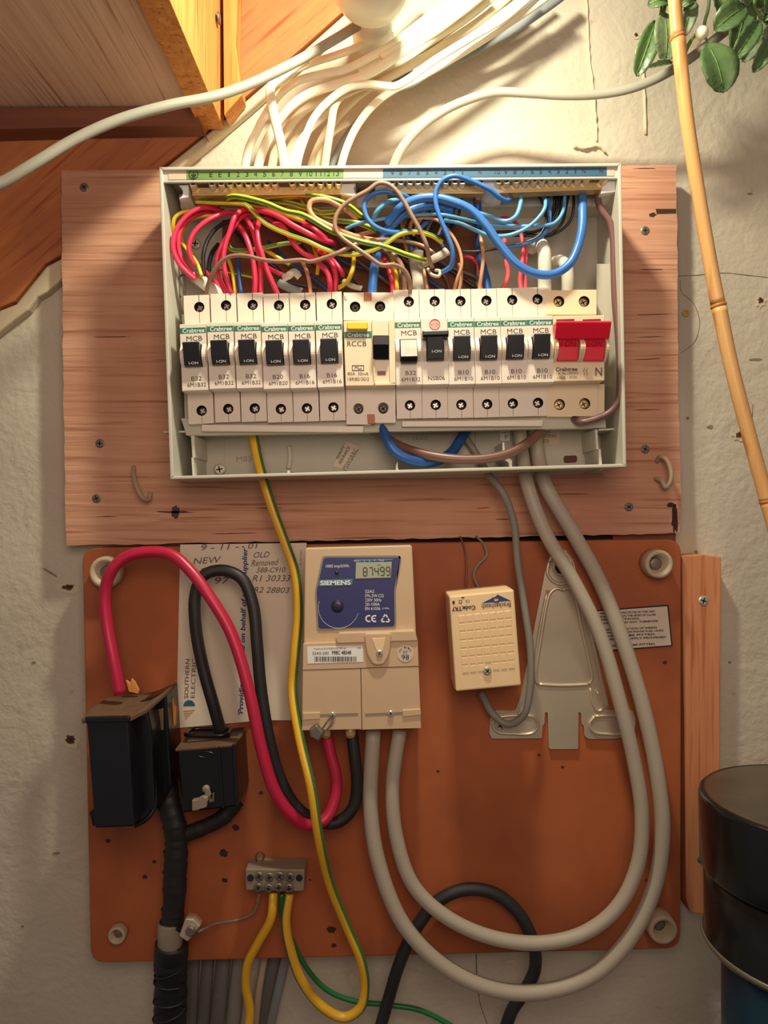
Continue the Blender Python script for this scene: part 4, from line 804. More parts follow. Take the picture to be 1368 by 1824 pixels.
wire('black_tail', [(394, 1305, .048), (380, 1255, .052), (362, 1190, .052), (349, 1120, .052), (348, 1060, .052), (362, 1026, .052), (395, 1016, .052), (430, 1030, .054), (450, 1075, .056), (458, 1150, .058), (464, 1220, .058), (478, 1310, .058), (500, 1390, .056), (530, 1440, .054), (565, 1462, .052), (600, 1465, .052), (628, 1440, .052), (636, 1400, .052), (632, 1350, .052), (626, 1300, .050)], 21.5, 'tail_black', 'thick black cable looping over the paper card from the small black block', 'cable', n=18)
wire('grey_tail', [(925, 760, .034), (930, 810, .034), (940, 865, .046), (972, 950, .050), (1022, 1035, .050), (1068, 1130, .052), (1104, 1250, .054), (1130, 1360, .054), (1143, 1450, .054), (1136, 1540, .054), (1100, 1615, .054), (1040, 1662, .054), (960, 1680, .054), (870, 1668, .054), (790, 1630, .054), (735, 1575, .054), (706, 1490, .054), (699, 1400, .054), (712, 1300, .050)], 25, 'tail_grey', 'inner thick grey cable looping from the fuse box down and up to the meter', 'cable', n=18)
wire('grey_tail', [(952, 760, .030), (958, 810, .030), (972, 865, .042), (1018, 945, .042), (1070, 1040, .040), (1112, 1150, .042), (1148, 1270, .044), (1172, 1390, .046), (1180, 1480, .048), (1165, 1580, .050), (1122, 1670, .052), (1058, 1735, .052), (970, 1766, .052), (880, 1762, .052), (790, 1720, .052), (718, 1645, .052), (675, 1540, .052), (660, 1440, .052), (665, 1300, .050)], 27, 'tail_grey', 'outer thick grey cable making the widest loop below the meter board', 'cable', n=18)
wire('grey_flex', [(820, 765, .032), (848, 808, .030), (870, 845, .044), (897, 880, .046), (915, 930, .044), (922, 1000, .044), (934, 1080, .046), (945, 1160, .048), (944, 1230, .048), (932, 1275, .046), (905, 1290, .042), (878, 1272, .038), (856, 1232, .036)], 13, 'greysheath', 'thin grey flex dropping from the fuse box to the ivory transformer', 'cable', n=14)
wire('black_flex', [(672, 1850, .032), (692, 1780, .034), (712, 1715, .036), (740, 1655, .036), (780, 1605, .036), (830, 1584, .036), (882, 1592, .036), (925, 1628, .036), (950, 1680, .036), (953, 1725, .034), (935, 1765, .032), (912, 1800, .032), (895, 1850, .032)], 22, 'flex_black', 'thick black flex hooping up behind the grey loops at the bottom', 'cable', n=16)
wire('bell_wire', [(820, 955, .024), (829, 985, .030), (831, 1015, .032), (830, 1050, .034)], 3.2, 'w_dbrown', 'thin brown bell wire, left of two above the transformer', 'wire', n=8)
wire('bell_wire', [(848, 955, .022), (862, 970, .030), (867, 988, .032), (850, 1008, .032), (844, 1025, .032), (853, 1048, .034)], 4.2, 'greysheath', 'thin kinked grey bell wire, right of two above the transformer', 'wire', n=8)
# cables behind, bottom left
for i, (pts, wd, mt, lb) in enumerate([
    ([(345, 1690, .003), (342, 1760, .010), (338, 1850, .012)], 24, 'grey_dark', 'dark grey cable below the meter board, nearest the taped cable'),
    ([(372, 1690, .003), (366, 1770, .012), (360, 1850, .014)], 22, 'grey_dark', 'dark grey cable below the meter board, second from the taped cable'),
    ([(400, 1690, .004), (392, 1770, .016), (384, 1850, .018)], 26, 'grey_dark', 'dark grey cable below the meter board, third from the taped cable'),
    ([(430, 1690, .003), (420, 1770, .010), (412, 1850, .012)], 26, 'greysheath', 'grey-brown cable below the meter board, left of the yellow cable'),
    ([(474, 1690, .004), (462, 1760, .018), (452, 1850, .020)], 13, 'beige', 'thin beige cable below the meter board, right of the yellow cable'),
    ([(492, 1690, .003), (474, 1770, .010), (458, 1850, .012)], 24, 'grey_dark', 'dark grey cable leaning left of the outermost one'),
    ([(512, 1690, .003), (494, 1770, .010), (476, 1850, .012)], 16, 'slate', 'slate grey outermost cable leaning right of the beige one')]):
    wire('grey_cable', pts, wd, mt, lb, 'cable', rn=.5 if i != 4 else 1, n=14, group='cables leaving below the meter board')

# painted white cables over the top of the box
T1 = (0, 0, 1.954); T2 = (668, 0, 1.954); DD = (380, 100, 3.6)
def wc(pts, w, label, mat='white_cable', rn=.62, g='painted white cables above the box'): return wire('white_cable', pts, w, mat, label, 'cable', rn=rn, group=g, n=14)
wire('grey_cable', [(-60, 345, .150), (0, 327, .145), (60, 292, .140), (130, 250, .130), (210, 214, .120), (300, 188, .108), (380, 172, .095), (440, 152, .085), (520, 114, .074), (600, 68, .056), (650, 38, .046), (700, 8, .040), (760, -40, .036)], 19, 'old_grey', 'long grey-white cable crossing in front of the wooden stair at top left', 'cable', n=16, rn=.8)
wc(full(DD, [(600, 20, .056), (520, 70, .058), (455, 150, .060), (400, 168, .060), (368, 200, .060), (372, 300, .060), (398, 420, .058), (430, 550, .056), (462, 740, .052)]), 17, 'short white cable folded sharply down left of the others')
wc(full(DD, [(200, 740, .038), (225, 600, .040), (280, 480, .042), (350, 350, .044), (430, 240, .046), (540, 160, .048), (700, 115, .048), (860, 80, .046), (1000, 10, .046)])+full(T2, [(60, 155, .046), (200, 50, .046), (330, -30, .046)]), 15, 'white cable nearest the stair board')
wc(full(DD, [(280, 740, .040), (320, 600, .042), (400, 440, .046), (500, 320, .050), (620, 240, .052), (760, 190, .053), (900, 150, .053), (1040, 90, .053)])+full(T2, [(90, 185, .052), (240, 85, .050), (400, -40, .050)]), 17, 'broad white cable, second sweeping up to the right')
wc(full(DD, [(370, 740, .030), (400, 600, .032), (470, 480, .034), (570, 360, .036), (700, 280, .036), (880, 180, .034), (1050, 130, .032)])+full(T2, [(130, 190, .030), (300, 75, .030), (440, -40, .030)]), 16, 'white cable lying behind the folded one', 'white_cable2')
wc(full(DD, [(530, 740, .056), (550, 640, .058), (590, 520, .060), (650, 390, .062), (750, 280, .063), (870, 200, .063), (990, 178, .062), (1080, 188, .062), (1160, 195, .062), (1240, 155, .060)])+full(T2, [(200, 215, .058), (320, 140, .054), (440, 70, .050), (560, -30, .048)]), 14, 'bright white cable bending level in the middle of the bundle')
wc(full(DD, [(710, 740, .058), (730, 600, .060), (755, 440, .060), (775, 330, .060), (815, 265, .058), (900, 220, .052), (1000, 180, .046)]), 14, 'yellowed cable standing upright in front of the bundle', 'white_cable2')
wc(full(DD, [(620, 740, .030), (660, 620, .032), (730, 480, .034), (820, 360, .034), (960, 230, .034), (1100, 150, .034), (1300, 40, .034)])+full(T2, [(250, 150, .034), (380, 62, .034), (500, -40, .034)]), 16, 'dusty white cable in the middle, half hidden', 'white_cable2')
wc(full(DD, [(810, 740, .040), (850, 600, .044), (920, 450, .048), (1030, 310, .050), (1150, 220, .050), (1280, 160, .048)])+full(T2, [(190, 250, .046), (330, 168, .044), (480, 72, .042), (640, -40, .042)]), 14, 'white cable curving around the dusty cobwebbed wall')
wc(full(DD, [(750, 740, .024), (790, 620, .024), (860, 500, .026), (960, 380, .026), (1100, 260, .026), (1300, 170, .026)])+full(T2, [(260, 195, .026), (440, 80, .026), (600, -40, .026)]), 11, 'thin shadowed cable behind the curving one', 'slate')
wc(full(T2, [(50, 620, .040), (85, 530, .042), (150, 450, .042), (240, 385, .042), (330, 345, .042), (420, 322, .042), (540, 325, .044), (660, 332, .046), (780, 328, .048), (890, 308, .052), (990, 268, .056), (1080, 215, .060), (1180, 140, .064), (1250, 85, .068), (1368, 10, .074)]), 17, 'long grey-white cable swinging right across the wall behind the bamboo', 'old_grey', .7, 'lone cable across the wall')
wc(full(T2, [(-60, 300, .044), (60, 300, .044), (160, 255, .042), (260, 180, .040), (360, 110, .040), (480, 20, .040), (560, -30, .040)]), 13, 'white cable under the bright one at the top right of the bundle', 'white_cable2')
wc(full(T2, [(-60, 240, .036), (60, 180, .038), (180, 110, .040), (300, 40, .042), (400, -40, .042)]), 18, 'broad white cable on the upper side of the bundle')
wc(full(T2, [(-60, 290, .030), (60, 230, .032), (200, 140, .034), (320, 60, .036), (430, -30, .036)]), 17, 'white cable packed between two broad ones')
wc(full(T2, [(20, 200, .052), (150, 120, .052), (280, 20, .050), (340, -40, .050)]), 14, 'white cable uppermost of the bundle near the bulb')
wc(full(T2, [(60, 290, .024), (200, 240, .026), (330, 180, .026), (480, 100, .028), (600, 20, .028), (680, -40, .028)]), 20, 'slate grey cable under the right edge of the bundle', 'slate')
wc(full(T2, [(130, 220, .028), (250, 150, .030), (390, 60, .030), (500, -30, .030)]), 12, 'thin white cable within the bundle', 'white_cable2')
wc(full(DD, [(440, 740, .026), (480, 620, .026), (530, 510, .028), (600, 420, .028), (700, 330, .028)]), 14, 'short cable stretch behind the folded cable', 'white_cable2')
wc(full(DD, [(480, 740, .034), (510, 640, .034), (560, 540, .034), (620, 470, .034), (760, 350, .034)]), 13, 'white cable crossing low behind the bright one')
wc(full(DD, [(660, 740, .038), (690, 620, .038), (760, 500, .040), (870, 420, .040)]), 11, 'short white cable between the upright and bright ones', 'white_cable2')
wc(full(DD, [(420, 130, .034), (520, 90, .036), (640, 40, .036), (800, -10, .036), (1000, -90, .036), (1150, -180, .036)]), 14, 'white cable rising beside the stair board toward the bulb')

# ================================================================== METER
mt = thing('electricity_meter', 'cream electricity meter with dark blue panel and digital display', 'electricity meter', P(645, 1300, HB))
HMt = .070
pb(mt, 'upper_case', rounded([(543, 976), (541, 1150), (742, 1146), (734, 971)], 5), HMt-.004, HB+.0006, 'meter', .001)
pb(mt, 'lower_case', [(540, 1147), (538, 1301), (643, 1299), (643, 1300), (750, 1297), (744, 1141), (640, 1143)], HMt, HB+.0006, 'meter', .001)
pb(mt, 'cover_ledge', [(598, 1136), (600, 1147), (744, 1142), (741, 1128), (738, 1123), (604, 1127)], HMt+.0015, HMt-.006, 'meter', .0008)
pb(mt, 'panel_frame', rounded([(574, 990), (561, 1053), (565, 1124), (706, 1119), (705, 1050), (716, 992), (708, 989)], 6), HMt-.0034, HMt-.006, 'emboss', .0004)
HP2 = HMt-.0032
pb(mt, 'blue_panel', rounded([(577, 993), (564, 1053), (567.5, 1120), (703, 1116), (702, 1050), (713, 993)], 6), HP2, HMt-.006, 'meter_blue', .0002)
pb(mt, 'name_band', [(569, 1033), (567, 1044), (627, 1042), (629, 1031)], HP2+.0003, HP2-.001, 'meter_lblue', 0)
pb(mt, 'display_strip', [(632, 996), (630, 1000), (700, 998), (700, 995)], HP2+.0002, HP2-.001, 'meter_lblue', 0)
lcd = pb(mt, 'display', [(634, 1002), (633, 1031), (696, 1029), (698, 1001)], HP2+.0005, HP2-.001, 'lcd', .0002)
# seven segment digits
SEG = {'8': 'abcdefg', '7': 'abc', '4': 'bcfg', '9': 'abcdfg'}
mb = MB()
for k, ch in enumerate('87499'):
    cx = 650.5+k*10.2; cy = 1018.5-k*.3; w2, h2 = 3.2, 7.2; t = .75
    def seg(x0, y0, x1, y1): mb.rpx(cx+x0, cy+y0, cx+x1, cy+y1, HP2+.0007, HP2)
    for s_ in SEG[ch]:
        {'a': lambda: seg(-w2+.6, -h2-t, w2-.6, -h2+t), 'b': lambda: seg(w2-t, -h2+.8, w2+t, -.6), 'c': lambda: seg(w2-t, .6, w2+t, h2-.8), 'd': lambda: seg(-w2+.6, h2-t, w2-.6, h2+t),
         'e': lambda: seg(-w2-t, .6, -w2+t, h2-.8), 'f': lambda: seg(-w2-t, -h2+.8, -w2+t, -.6), 'g': lambda: seg(-w2+.6, -t, w2-.6, t)}[s_]()
mb.ppx([(671, 1008), (674, 1006), (678, 1007), (675, 1005)], HP2+.0007, HP2); mb.build('digits', M['ink'], lcd)
mb = MB()
textpx(mb, 'SIEMENS', 597.5, 1038, 54, 8.5, HP2+.0005, 1, bold=.03); textpx(mb, '1000 imp/kWh', 601, 1009, 41, 7, HP2+.0003, 1)
for i, (t, x, w_) in enumerate([('S2AS', 659, 16), ('1Ph.2W.Cl2', 667.5, 33), ('230V 50Hz', 665.5, 29), ('20-100A', 664, 26), ('EN 61036', 664.5, 27)]): textpx(mb, t, x-.5, 1053.5+i*7.6, w_, 5.5 if i < 4 else 5.5, HP2+.0003, 0)
textpx(mb, '(1996)', 687, 1084, 12, 3.5, HP2+.0003)
textpx(mb, 'Rates 1', 636, 999, 11, 2.6, HP2+.0005); textpx(mb, '2', 649, 999, 2, 3, HP2+.0005); textpx(mb, '3', 658, 999, 2, 3, HP2+.0005); textpx(mb, '4', 667, 998, 2, 3, HP2+.0005); textpx(mb, 'Total', 679, 998, 9, 3, HP2+.0005)
def arc(cx, cy, r, a0, a1, h, wd=.0005, n=14, ry=None): sweep(mb, [P(cx+r*math.cos(math.radians(a0+(a1-a0)*i/n)), cy-(ry or r)*math.sin(math.radians(a0+(a1-a0)*i/n)), h) for i in range(n+1)], wd, .0001, n=4)
arc(657, 1102, 5.2, 60, 300, HP2+.0003); arc(667.5, 1102, 5.2, 60, 300, HP2+.0003); mb.rpx(663, 1101.3, 669, 1102.6, HP2+.0004, HP2)
tri = [(686.5, 1093.5), (678.5, 1107.5), (694.5, 1107.5)]
for i in range(3):
    a, b = tri[i], tri[(i+1) % 3]
    for t0, t1 in ((.08, .42), (.55, .9)):
        sweep(mb, [P(a[0]+(b[0]-a[0])*t, a[1]+(b[1]-a[1])*t, HP2+.0003) for t in (t0, t1)], .0005, .0001, n=4)
arc(603, 1083, 36, 160, 345, HP2+.0003, .00012, 30)
mb.build('lettering', M['white'], mt)
mb = MB(); mb.lathe(P(601, 1080, HP2-.0008), (0, -1, 0), [(0, .0052), (.0009, .0045), (.0012, .002), (.0013, .0005)], 20); mb.build('optical_window', M['optic'], mt, smooth=True)
mb = MB(); mb.lathe(P(600, 1020, HP2-.0006), (0, -1, 0), [(0, .0016), (.0012, .0014), (.0016, .0006)], 16); mb.build('pulse_lamp', M['optic'], mt, smooth=True)
# tongue with screw, split cover lines
pb(mt, 'tongue', rounded([(648, 1128), (653, 1165), (664, 1185), (684, 1185), (694, 1165), (698, 1127)], 8), HMt+.003, HMt-.003, 'meter', .001)
pb(mt, 'tongue_recess', [(662, 1137), (671, 1160), (682, 1160), (687, 1136)], HMt+.0034, HMt, 'tr', .0002)
screw_parts(mt, 676, 1164, HMt+.0034, 6.2, mat='steel')
mb = MB(); mb.ppx([(540, 1193), (540, 1194.4), (746, 1187.6), (746, 1186)], HMt+.0002, HMt-.001); mb.build('seam', M['ink_soft'], mt); mb = MB(); mb.ppx([(642, 1190), (644.2, 1300), (645.4, 1300), (643.2, 1190)], HMt+.0003, HMt-.001); mb.build('seam', M['ink'], mt)
for poly in ([(570, 1272), (570, 1277), (638, 1275), (638, 1270)], [(650, 1271), (651, 1276), (717, 1273), (717, 1268)]):
    mb = MB(); mb.ppx(poly, HMt+.0002, HMt-.001); mb.build('screw_groove', M['emboss'], mt)
pb(mt, 'cover_step', [(539, 1270), (539, 1283), (570, 1281), (570, 1269)], HMt+.0012, HMt-.001, 'meter', .0004); pb(mt, 'cover_step', [(717, 1265), (717, 1277), (750, 1274), (749, 1263)], HMt+.0012, HMt-.001, 'meter', .0004)
screw_parts(mt, 592, 1274, HMt+.0012, 6, mat='steel'); screw_parts(mt, 696, 1271, HMt+.0012, 5.5, mat='steel')
pb(mt, 'serial_sticker', [(547, 1152), (548, 1182), (647, 1179), (646, 1150)], HMt+.0003, HMt-.001, 'white', 0)
mb = MB(); textpx(mb, 'Property of SOUTHERN ELECTRIC plc', 588, 1155.5, 57, 4, HMt+.0005, 1); textpx(mb, 'S2AS-200', 571, 1163.5, 29, 5, HMt+.0005, 1); textpx(mb, 'F98C 48548', 608.5, 1162.5, 34, 7, HMt+.0005, 1, bold=.02); textpx(mb, '200', 640, 1154, 6, 3, HMt+.0005)
x = 560; random.seed(3)
while x < 634:
    w_ = random.choice([.7, .7, 1.2, 1.8]); mb.ppx([(x, 1169.5), (x, 1178.5), (x+w_, 1178.5), (x+w_, 1169.5)], HMt+.0005, HMt); x += w_+random.choice([.8, .8, 1.4])
mb.build('lettering', M['ink'], mt)
mb = MB(); mb.lathe(P(722, 1164, HMt-.0008), (0, -1, 0), [(0, .0057), (.0012, .0057)], 30); mb.build('round_sticker', M['paper2'], mt)
mb = MB(); textpx(mb, '07', 722, 1161.5, 8, 5, HMt+.0007); textpx(mb, '98', 722, 1170.5, 13, 9, HMt+.0007)
for i, ch in enumerate('CERTIFIED'):
    a = math.radians(165-i*17.5); textpx(mb, ch, 722+11*math.cos(a), 1164-11*math.sin(a), 2.4, 3, HMt+.0007, math.degrees(a)-90)
mb.build('lettering', M['ink'], mt)
for x in (580, 624): pb(mt, 'brass_ferrule', [(x-10, 1296), (x-9, 1318), (x+9, 1318), (x+10, 1296)], .060, .042, 'sleeve' if False else 'brass', .003)
sl = thing('wire_seal', 'crimped metal seal hanging on twisted wire from the meter screw', 'seal', P(565, 1310, HMt))
mb = MB()
pa = smooth_path([P(592, 1273, HMt+.003), P(583, 1285, HMt+.004), P(573, 1300, HMt+.004)]); sweep(mb, pa, .0005, n=6, jitter=.2); mb.build('seal_wire', M['dull'], sl, smooth=True)
mb = MB(); sweep(mb, smooth_path([P(594, 1276, HMt+.003), P(590, 1290, HMt+.004), P(576, 1306, HMt+.004)]), .0005, n=6, jitter=.2); mb.build('seal_wire', M['dull'], sl, smooth=True)
pb(sl, 'seal_body', [(564, 1290), (550, 1300), (552, 1314), (568, 1322), (577, 1306)], HMt+.0065, HMt+.001, 'dull', .0015)

# ================================================================== PAPER CARD
pc = thing('paper_card', 'folded paper card with handwriting tucked behind the red and black cables', 'paper', P(430, 1290, HB))
pb(pc, 'sheet', [(321, 970), (314, 1297), (470, 1283), (540, 1283), (546, 967)], HB+.0015, HB+.0008, 'paper', 0)
pb(pc, 'folded_flap', [(322, 1010), (314, 1297), (458, 1284), (400, 1170)], HB+.0021, HB+.0015, 'paper', 0)
hC = HB+.0023
mb = MB(); textpx(mb, "'Providing a service on behalf of your supplier'", 433.5, 1124, 300, 12, hC, 88.5, bold=.02, shear=.2); mb.build('blue_print', M['navy'], pc)
mb = MB(); textpx(mb, 'SOUTHERN', 333, 1209, 70, 7.5, hC, 88, bold=.01); textpx(mb, 'ELECTRIC', 344.5, 1208, 70, 7.5, hC, 88); mb.build('printed_name', M['ink_soft'], pc)
mb = MB(); c = P(337, 1258, hC); s = (D-hC)/F
mb.prism([c+Vector((math.cos(math.radians(a))*10.5*s, 0, math.sin(math.radians(a))*11*s)) for a in range(0, 181, 15)], [c+Vector((math.cos(math.radians(a))*10.5*s, .0003, math.sin(math.radians(a))*11*s)) for a in range(0, 181, 15)]); mb.build('printed_logo', M['blab'], pc)
for k in range(4):
    pb(pc, 'printed_logo', [(327+k*1.0, 1266+k*4.4), (327+k*1.0, 1268.6+k*4.4), (346-k*4.2, 1266.5+k*4.4), (347-k*3.6, 1264+k*4.4)], hC, hC-.0003, 'w_tan', 0)
mb = MB()
for t, x, y, w_, h_, a in [('9 - 11 -', 392, 974, 68, 11, 2), ('01', 450, 972, 16, 10, 5), ('NEW', 369, 998, 47, 11, 4), ('S', 362, 1016, 8, 9, 0), ('97', 395, 1034, 26, 12, 2), ('OLD', 466, 988, 28, 10, 3), ('Removed', 472, 1002, 46, 11, 3), ('588-C910', 483, 1015, 50, 9, 1), ('R1 30333', 484, 1030, 66, 11, 0), ('R2 28803', 484, 1051, 62, 10, -1)]:
    textpx(mb, t, x, y, w_, h_, hC-.0004 if x > 440 else hC-.0004, a, shear=.35)
mb.build('handwriting', M['ink_soft'], pc)
mb = MB(); textpx(mb, 'SE 0529170010', 536, 993, 28, 2.6, HB+.0017, 88); mb.build('small_print', M['ink_soft'], pc)

# ================================================================== SERVICE FUSE BLOCKS
def faces(parent, name, front, h1, h0, mat, bev=.001): return pb(parent, name, front, h1, h0, mat, bev)
f1 = thing('service_fuse', 'large tall black fuse holder with dusty top, left edge of meter board', 'fuse holder', P(240, 1450, HB))
pb(f1, 'base_block', [(214, 1262), (222, 1452), (262, 1462), (292, 1424), (306, 1400), (296, 1232), (262, 1246)], .058, HB+.0005, 'black', .0015)
pb(f1, 'carrier', [(153, 1281), (168, 1476), (239, 1473), (228, 1278)], .096, .050, 'grip', .0015)
pb(f1, 'carrier_side', [(228, 1279), (239, 1473), (258, 1462), (277, 1440), (270, 1300), (262, 1262)], .080, .050, 'black', .0015)
pb(f1, 'top_lip', [(150, 1278), (152, 1288), (230, 1287), (230, 1276)], .0975, .094, 'grip', .0008)
mb = MB(); top = [P(145, 1280, .094), P(232, 1277, .094), P(262, 1262, .082), P(296, 1232, .058), P(312, 1216, .045), P(286, 1232, .030), P(230, 1240, .030), P(190, 1243, .040), P(160, 1262, .070)]
mb.prism(top, [v+Vector((0, 0, -.0035)) for v in top]); mb.build('dusty_top_plate', M['dusty'], f1, bevel=.0008)
pb(f1, 'glazed_edge', [(230, 1290), (240, 1462), (247, 1456), (237, 1286)], .0812, .078, 'steel2', .0005)
mb = MB(); sweep(mb, smooth_path([P(240, 1471, .082), P(262, 1458, .081), P(276, 1436, .078), P(276, 1400, .076), P(270, 1340, .074)]), .0016); mb.build('rounded_edge', M['black'], f1, smooth=True)
pb(f1, 'label_patch', [(268, 1266), (270, 1298), (291, 1301), (291, 1262)], .0585, .056, 'dusty', .0003)
pb(f1, 'lower_wing', [(158, 1448), (165, 1474), (172, 1466), (166, 1440)], .070, .045, 'black', .001)
for x, y, sc in ((238, 1222, 1), (302, 1272, 1)):
    sp = thing('splintered_wood', 'splintered wood sticking up behind the red cable end' if x < 250 else 'pale splintered wood between the large fuse holder and the card', 'wood splinter', P(x, y+10, HB))
    pts = [(229, 1232), (224, 1212), (232, 1218), (234, 1209), (240, 1216), (247, 1230), (246, 1236)] if x < 250 else [(306, 1300), (296, 1268), (294, 1244), (298, 1252), (300, 1234), (303, 1250), (308, 1242), (309, 1254), (314, 1262), (313, 1290)]
    pb(sp, 'splinters', pts, .044, .041, 'splinter', .0003)
f2 = thing('neutral_block', 'smaller square black terminal block under the looping black cable', 'terminal block', P(375, 1440, HB))
pb(f2, 'body', [(314, 1336), (324, 1449), (424, 1437), (417, 1326)], .072, HB+.0005, 'black', .0016)
pb(f2, 'front_ridge', [(388, 1331), (396, 1441), (399, 1440), (391, 1330)], .0735, .071, 'grip', .0004)
pb(f2, 'front_edge', [(413, 1326), (420, 1438), (425, 1437), (418, 1325)], .0735, .071, 'grip', .0006)
mb = MB(); tp = [P(312, 1334, .0725), P(419, 1325, .0725), P(440, 1297, HB+.004), P(334, 1306, HB+.004)]
mb.prism(tp, [v+Vector((0, 0, -.002)) for v in tp]); mb.build('dusty_top_plate', M['dusty'], f2, bevel=.0006)
cc = P(372, 1306, .050); mb = MB(); sweep(mb, [cc+Vector((.0150*max(-1, min(1, 1.25*math.cos(a*math.pi/16))), -.0085*max(-1, min(1, 1.25*math.sin(a*math.pi/16))), .0008)) for a in range(33)], .0017, n=10); mb.build('cable_collar', M['black'], f2, smooth=True)
mb = MB(); arcp = [P(367+14*math.cos(math.radians(a)), 1344-5*math.sin(math.radians(a)), .0724) for a in range(0, 361, 20)]; sweep(mb, arcp, .0003, n=4); mb.build('moulded_oval', M['grip'], f2)

s2 = thing('lead_seal', 'bent lead seal on a round stud, front of the small black block', 'seal', P(365, 1440, .072))
mb = MB(); mb.lathe(P(368, 1404, .0722), (0, -1, 0), [(0, .0026), (.002, .0028), (.003, .0018)], 16); mb.build('stud', M['tblock'], s2, smooth=True)
mb = MB(); mb.ppx(rough_edge([(341, 1426), (342, 1446), (352, 1444), (368, 1438), (370, 1421), (362, 1418), (352, 1424)], .8, 5), .0775, .0724); mb.build('seal_body', M['tblock'], s2, bevel=.0008)
pb(s2, 'seal_strap', [(367, 1404), (364, 1420), (371, 1421), (376, 1416), (372, 1404)], .0755, .0735, 'tblock', .0005); pb(s2, 'seal_strap', [(372, 1414), (372, 1430), (381, 1428), (381, 1413), (378, 1414), (378, 1424), (375, 1425), (375, 1414)], .075, .0724, 'dull', .0003)

# taped service cable
sc_ = thing('service_cable', 'fat black taped service cable rising from the floor to the fuse blocks', 'cable', P(305, 1840, .01))
def tape(pts, w_, name, jit=.06, rib=0):
    path = smooth_path([P(*p) for p in pts], 9); mb = MB(); s = (D-.04)/F*w_/2; n = 20; random.seed(5)
    k = [0]
    sweep(mb, path, s, s*.8, n, 0, None, 0, 0, jit, taper=(lambda t: 1+rib*math.sin(t*70))); return mb.build(name, M['bitumen'], sc_, smooth=True)
tape([(296, 1395, .040), (300, 1430, .042), (310, 1465, .044), (314, 1500, .044), (312, 1560, .044), (309, 1620, .044), (305, 1655, .044)], 40, 'taped_section')
tape([(422, 1425, .040), (398, 1455, .042), (360, 1475, .042), (325, 1490, .042), (314, 1510, .042)], 28, 'branch')
tape([(306, 1680, .044), (304, 1720, .040), (304, 1760, .036), (302, 1850, .030)], 58, 'lower_section', .05)
tape([(303, 1640, .044), (303, 1700, .042)], 36, 'core')
for i, y in enumerate((1512, 1548, 1611, 1728, 1749, 1781, 1806)):
    mb = MB(); R = (18.6 if y < 1650 else 27.2)*(D-.04)/F; c = P(311-(y-1500)*.035, y, .042); tilt = random.uniform(-.002, .004)
    sweep(mb, [c+Vector((R*math.cos(a*math.pi/12), -R*.82*math.sin(a*math.pi/12), tilt*math.cos(a*math.pi/12))) for a in range(25)], .0006, n=6, jitter=.35); mb.build('tape_edge', M['bitumen'], sc_, smooth=True)
cl = thing('earth_clamp', 'grey metal earth clamp band around the taped service cable', 'clamp', P(303, 1670, .04))
mb = MB(); c = P(303, 1667, .043); mb.lathe(c-Vector((0, 0, .0105)), (0, 0, 1), [(0, .0090), (.001, .0094), (.010, .0092), (.020, .0090), (.021, .0084)], 28); mb.build('band', M['tblock'], cl, smooth=True)
mb = MB(); mb.ppx([(330, 1636), (319, 1668), (334, 1678), (357, 1650), (345, 1638)], .056, .047); mb.build('clamp_plate', M['alu'], cl, bevel=.0008)
mb = MB(); mb.lathe(P(340, 1657, .056), (0, -1, 0), [(0, .0036), (.0018, .0036), (.0024, .0028)], 18); mb.build('clamp_screw', M['dull'], cl)
wire('bare_earth_wire', [(352, 1660, .052), (385, 1645, .040), (425, 1638, .034), (452, 1625, .036), (462, 1592, .040)], 4.5, 'greysheath', 'thin twisted bare wire from the cable clamp to the terminal block', 'wire', jit=.25, n=8)

# ================================================================== EARTH TERMINAL BLOCK
tb = thing('terminal_block', 'small cloudy terminal block with eight screws above the yellow cables', 'terminal block', P(490, 1585, HB))
pb(tb, 'body', rounded([(437, 1548), (438, 1586), (541, 1588), (543, 1549)], 3), .046, HB+.0006, 'tblock', .0008)
for i in range(4):
    for j, (y, x0) in enumerate(((1561, 461.5), (1581, 460))):
        screw_parts(tb, x0+i*18.3, y+(1.5 if i % 2 else 0), .049, 8.2, 'terminal_screw', 'dull')
for x in (446, 533): mb = MB(); mb.lathe(P(x, 1564, .0464), (0, -1, 0), [(-.001, .0025), (.0002, .0025)], 16); mb.build('fixing_hole', M['dark'], tb)
wire('wire_loop', [(459, 1538, .030), (456, 1525, .036), (462, 1518, .038), (470, 1523, .036), (465, 1538, .030)], 3, 'dull', 'tiny twisted wire loop on top of the cloudy terminal block', 'wire', n=8)

# ================================================================== TRANSFORMER
tr = thing('bell_transformer', 'ivory doorbell transformer box mounted askew right of the meter', 'transformer', P(860, 1225, HB))
hT = .078
pb(tr, 'case', [(800, 1062), (812, 1232), (928.5, 1221), (915.5, 1050)], hT, HB+.012, 'tr', .0012)
pb(tr, 'base', [(797, 1057), (809, 1228), (924, 1218), (910, 1046)], HB+.0135, HB+.0005, 'tr', .0008)
def tq(u, v):   # u across 0..1, v down 0..1 on the front face
    a = (800+12*v, 1062+170*v); b = (915.5+13*v, 1050+171*v); return (a[0]+(b[0]-a[0])*u, a[1]+(b[1]-a[1])*u)
for r_ in range(7):
    for c_ in range(7):
        if r_ == 6 and c_ == 3: continue
        u0 = .12+c_*.118; v0 = .215+r_*.088
        pb(tr, 'grid_square', [tq(u0, v0), tq(u0, v0+.072), tq(u0+.098, v0+.072), tq(u0+.098, v0)], hT+.0005, hT-.0004, 'tr', .0003)
screw_parts(tr, 868, 1195, hT+.001, 7.5, mat='steel')
mb = MB(); a = tq(.60, .13); b = tq(.97, .13); m_ = tq(.785, .02)
mb.ppx([(858, 1074.5), (884, 1062), (886, 1059), (910, 1070), (890, 1071.5), (888, 1066), (879, 1066.5), (879, 1072.8)], hT+.0003, hT-.0003)
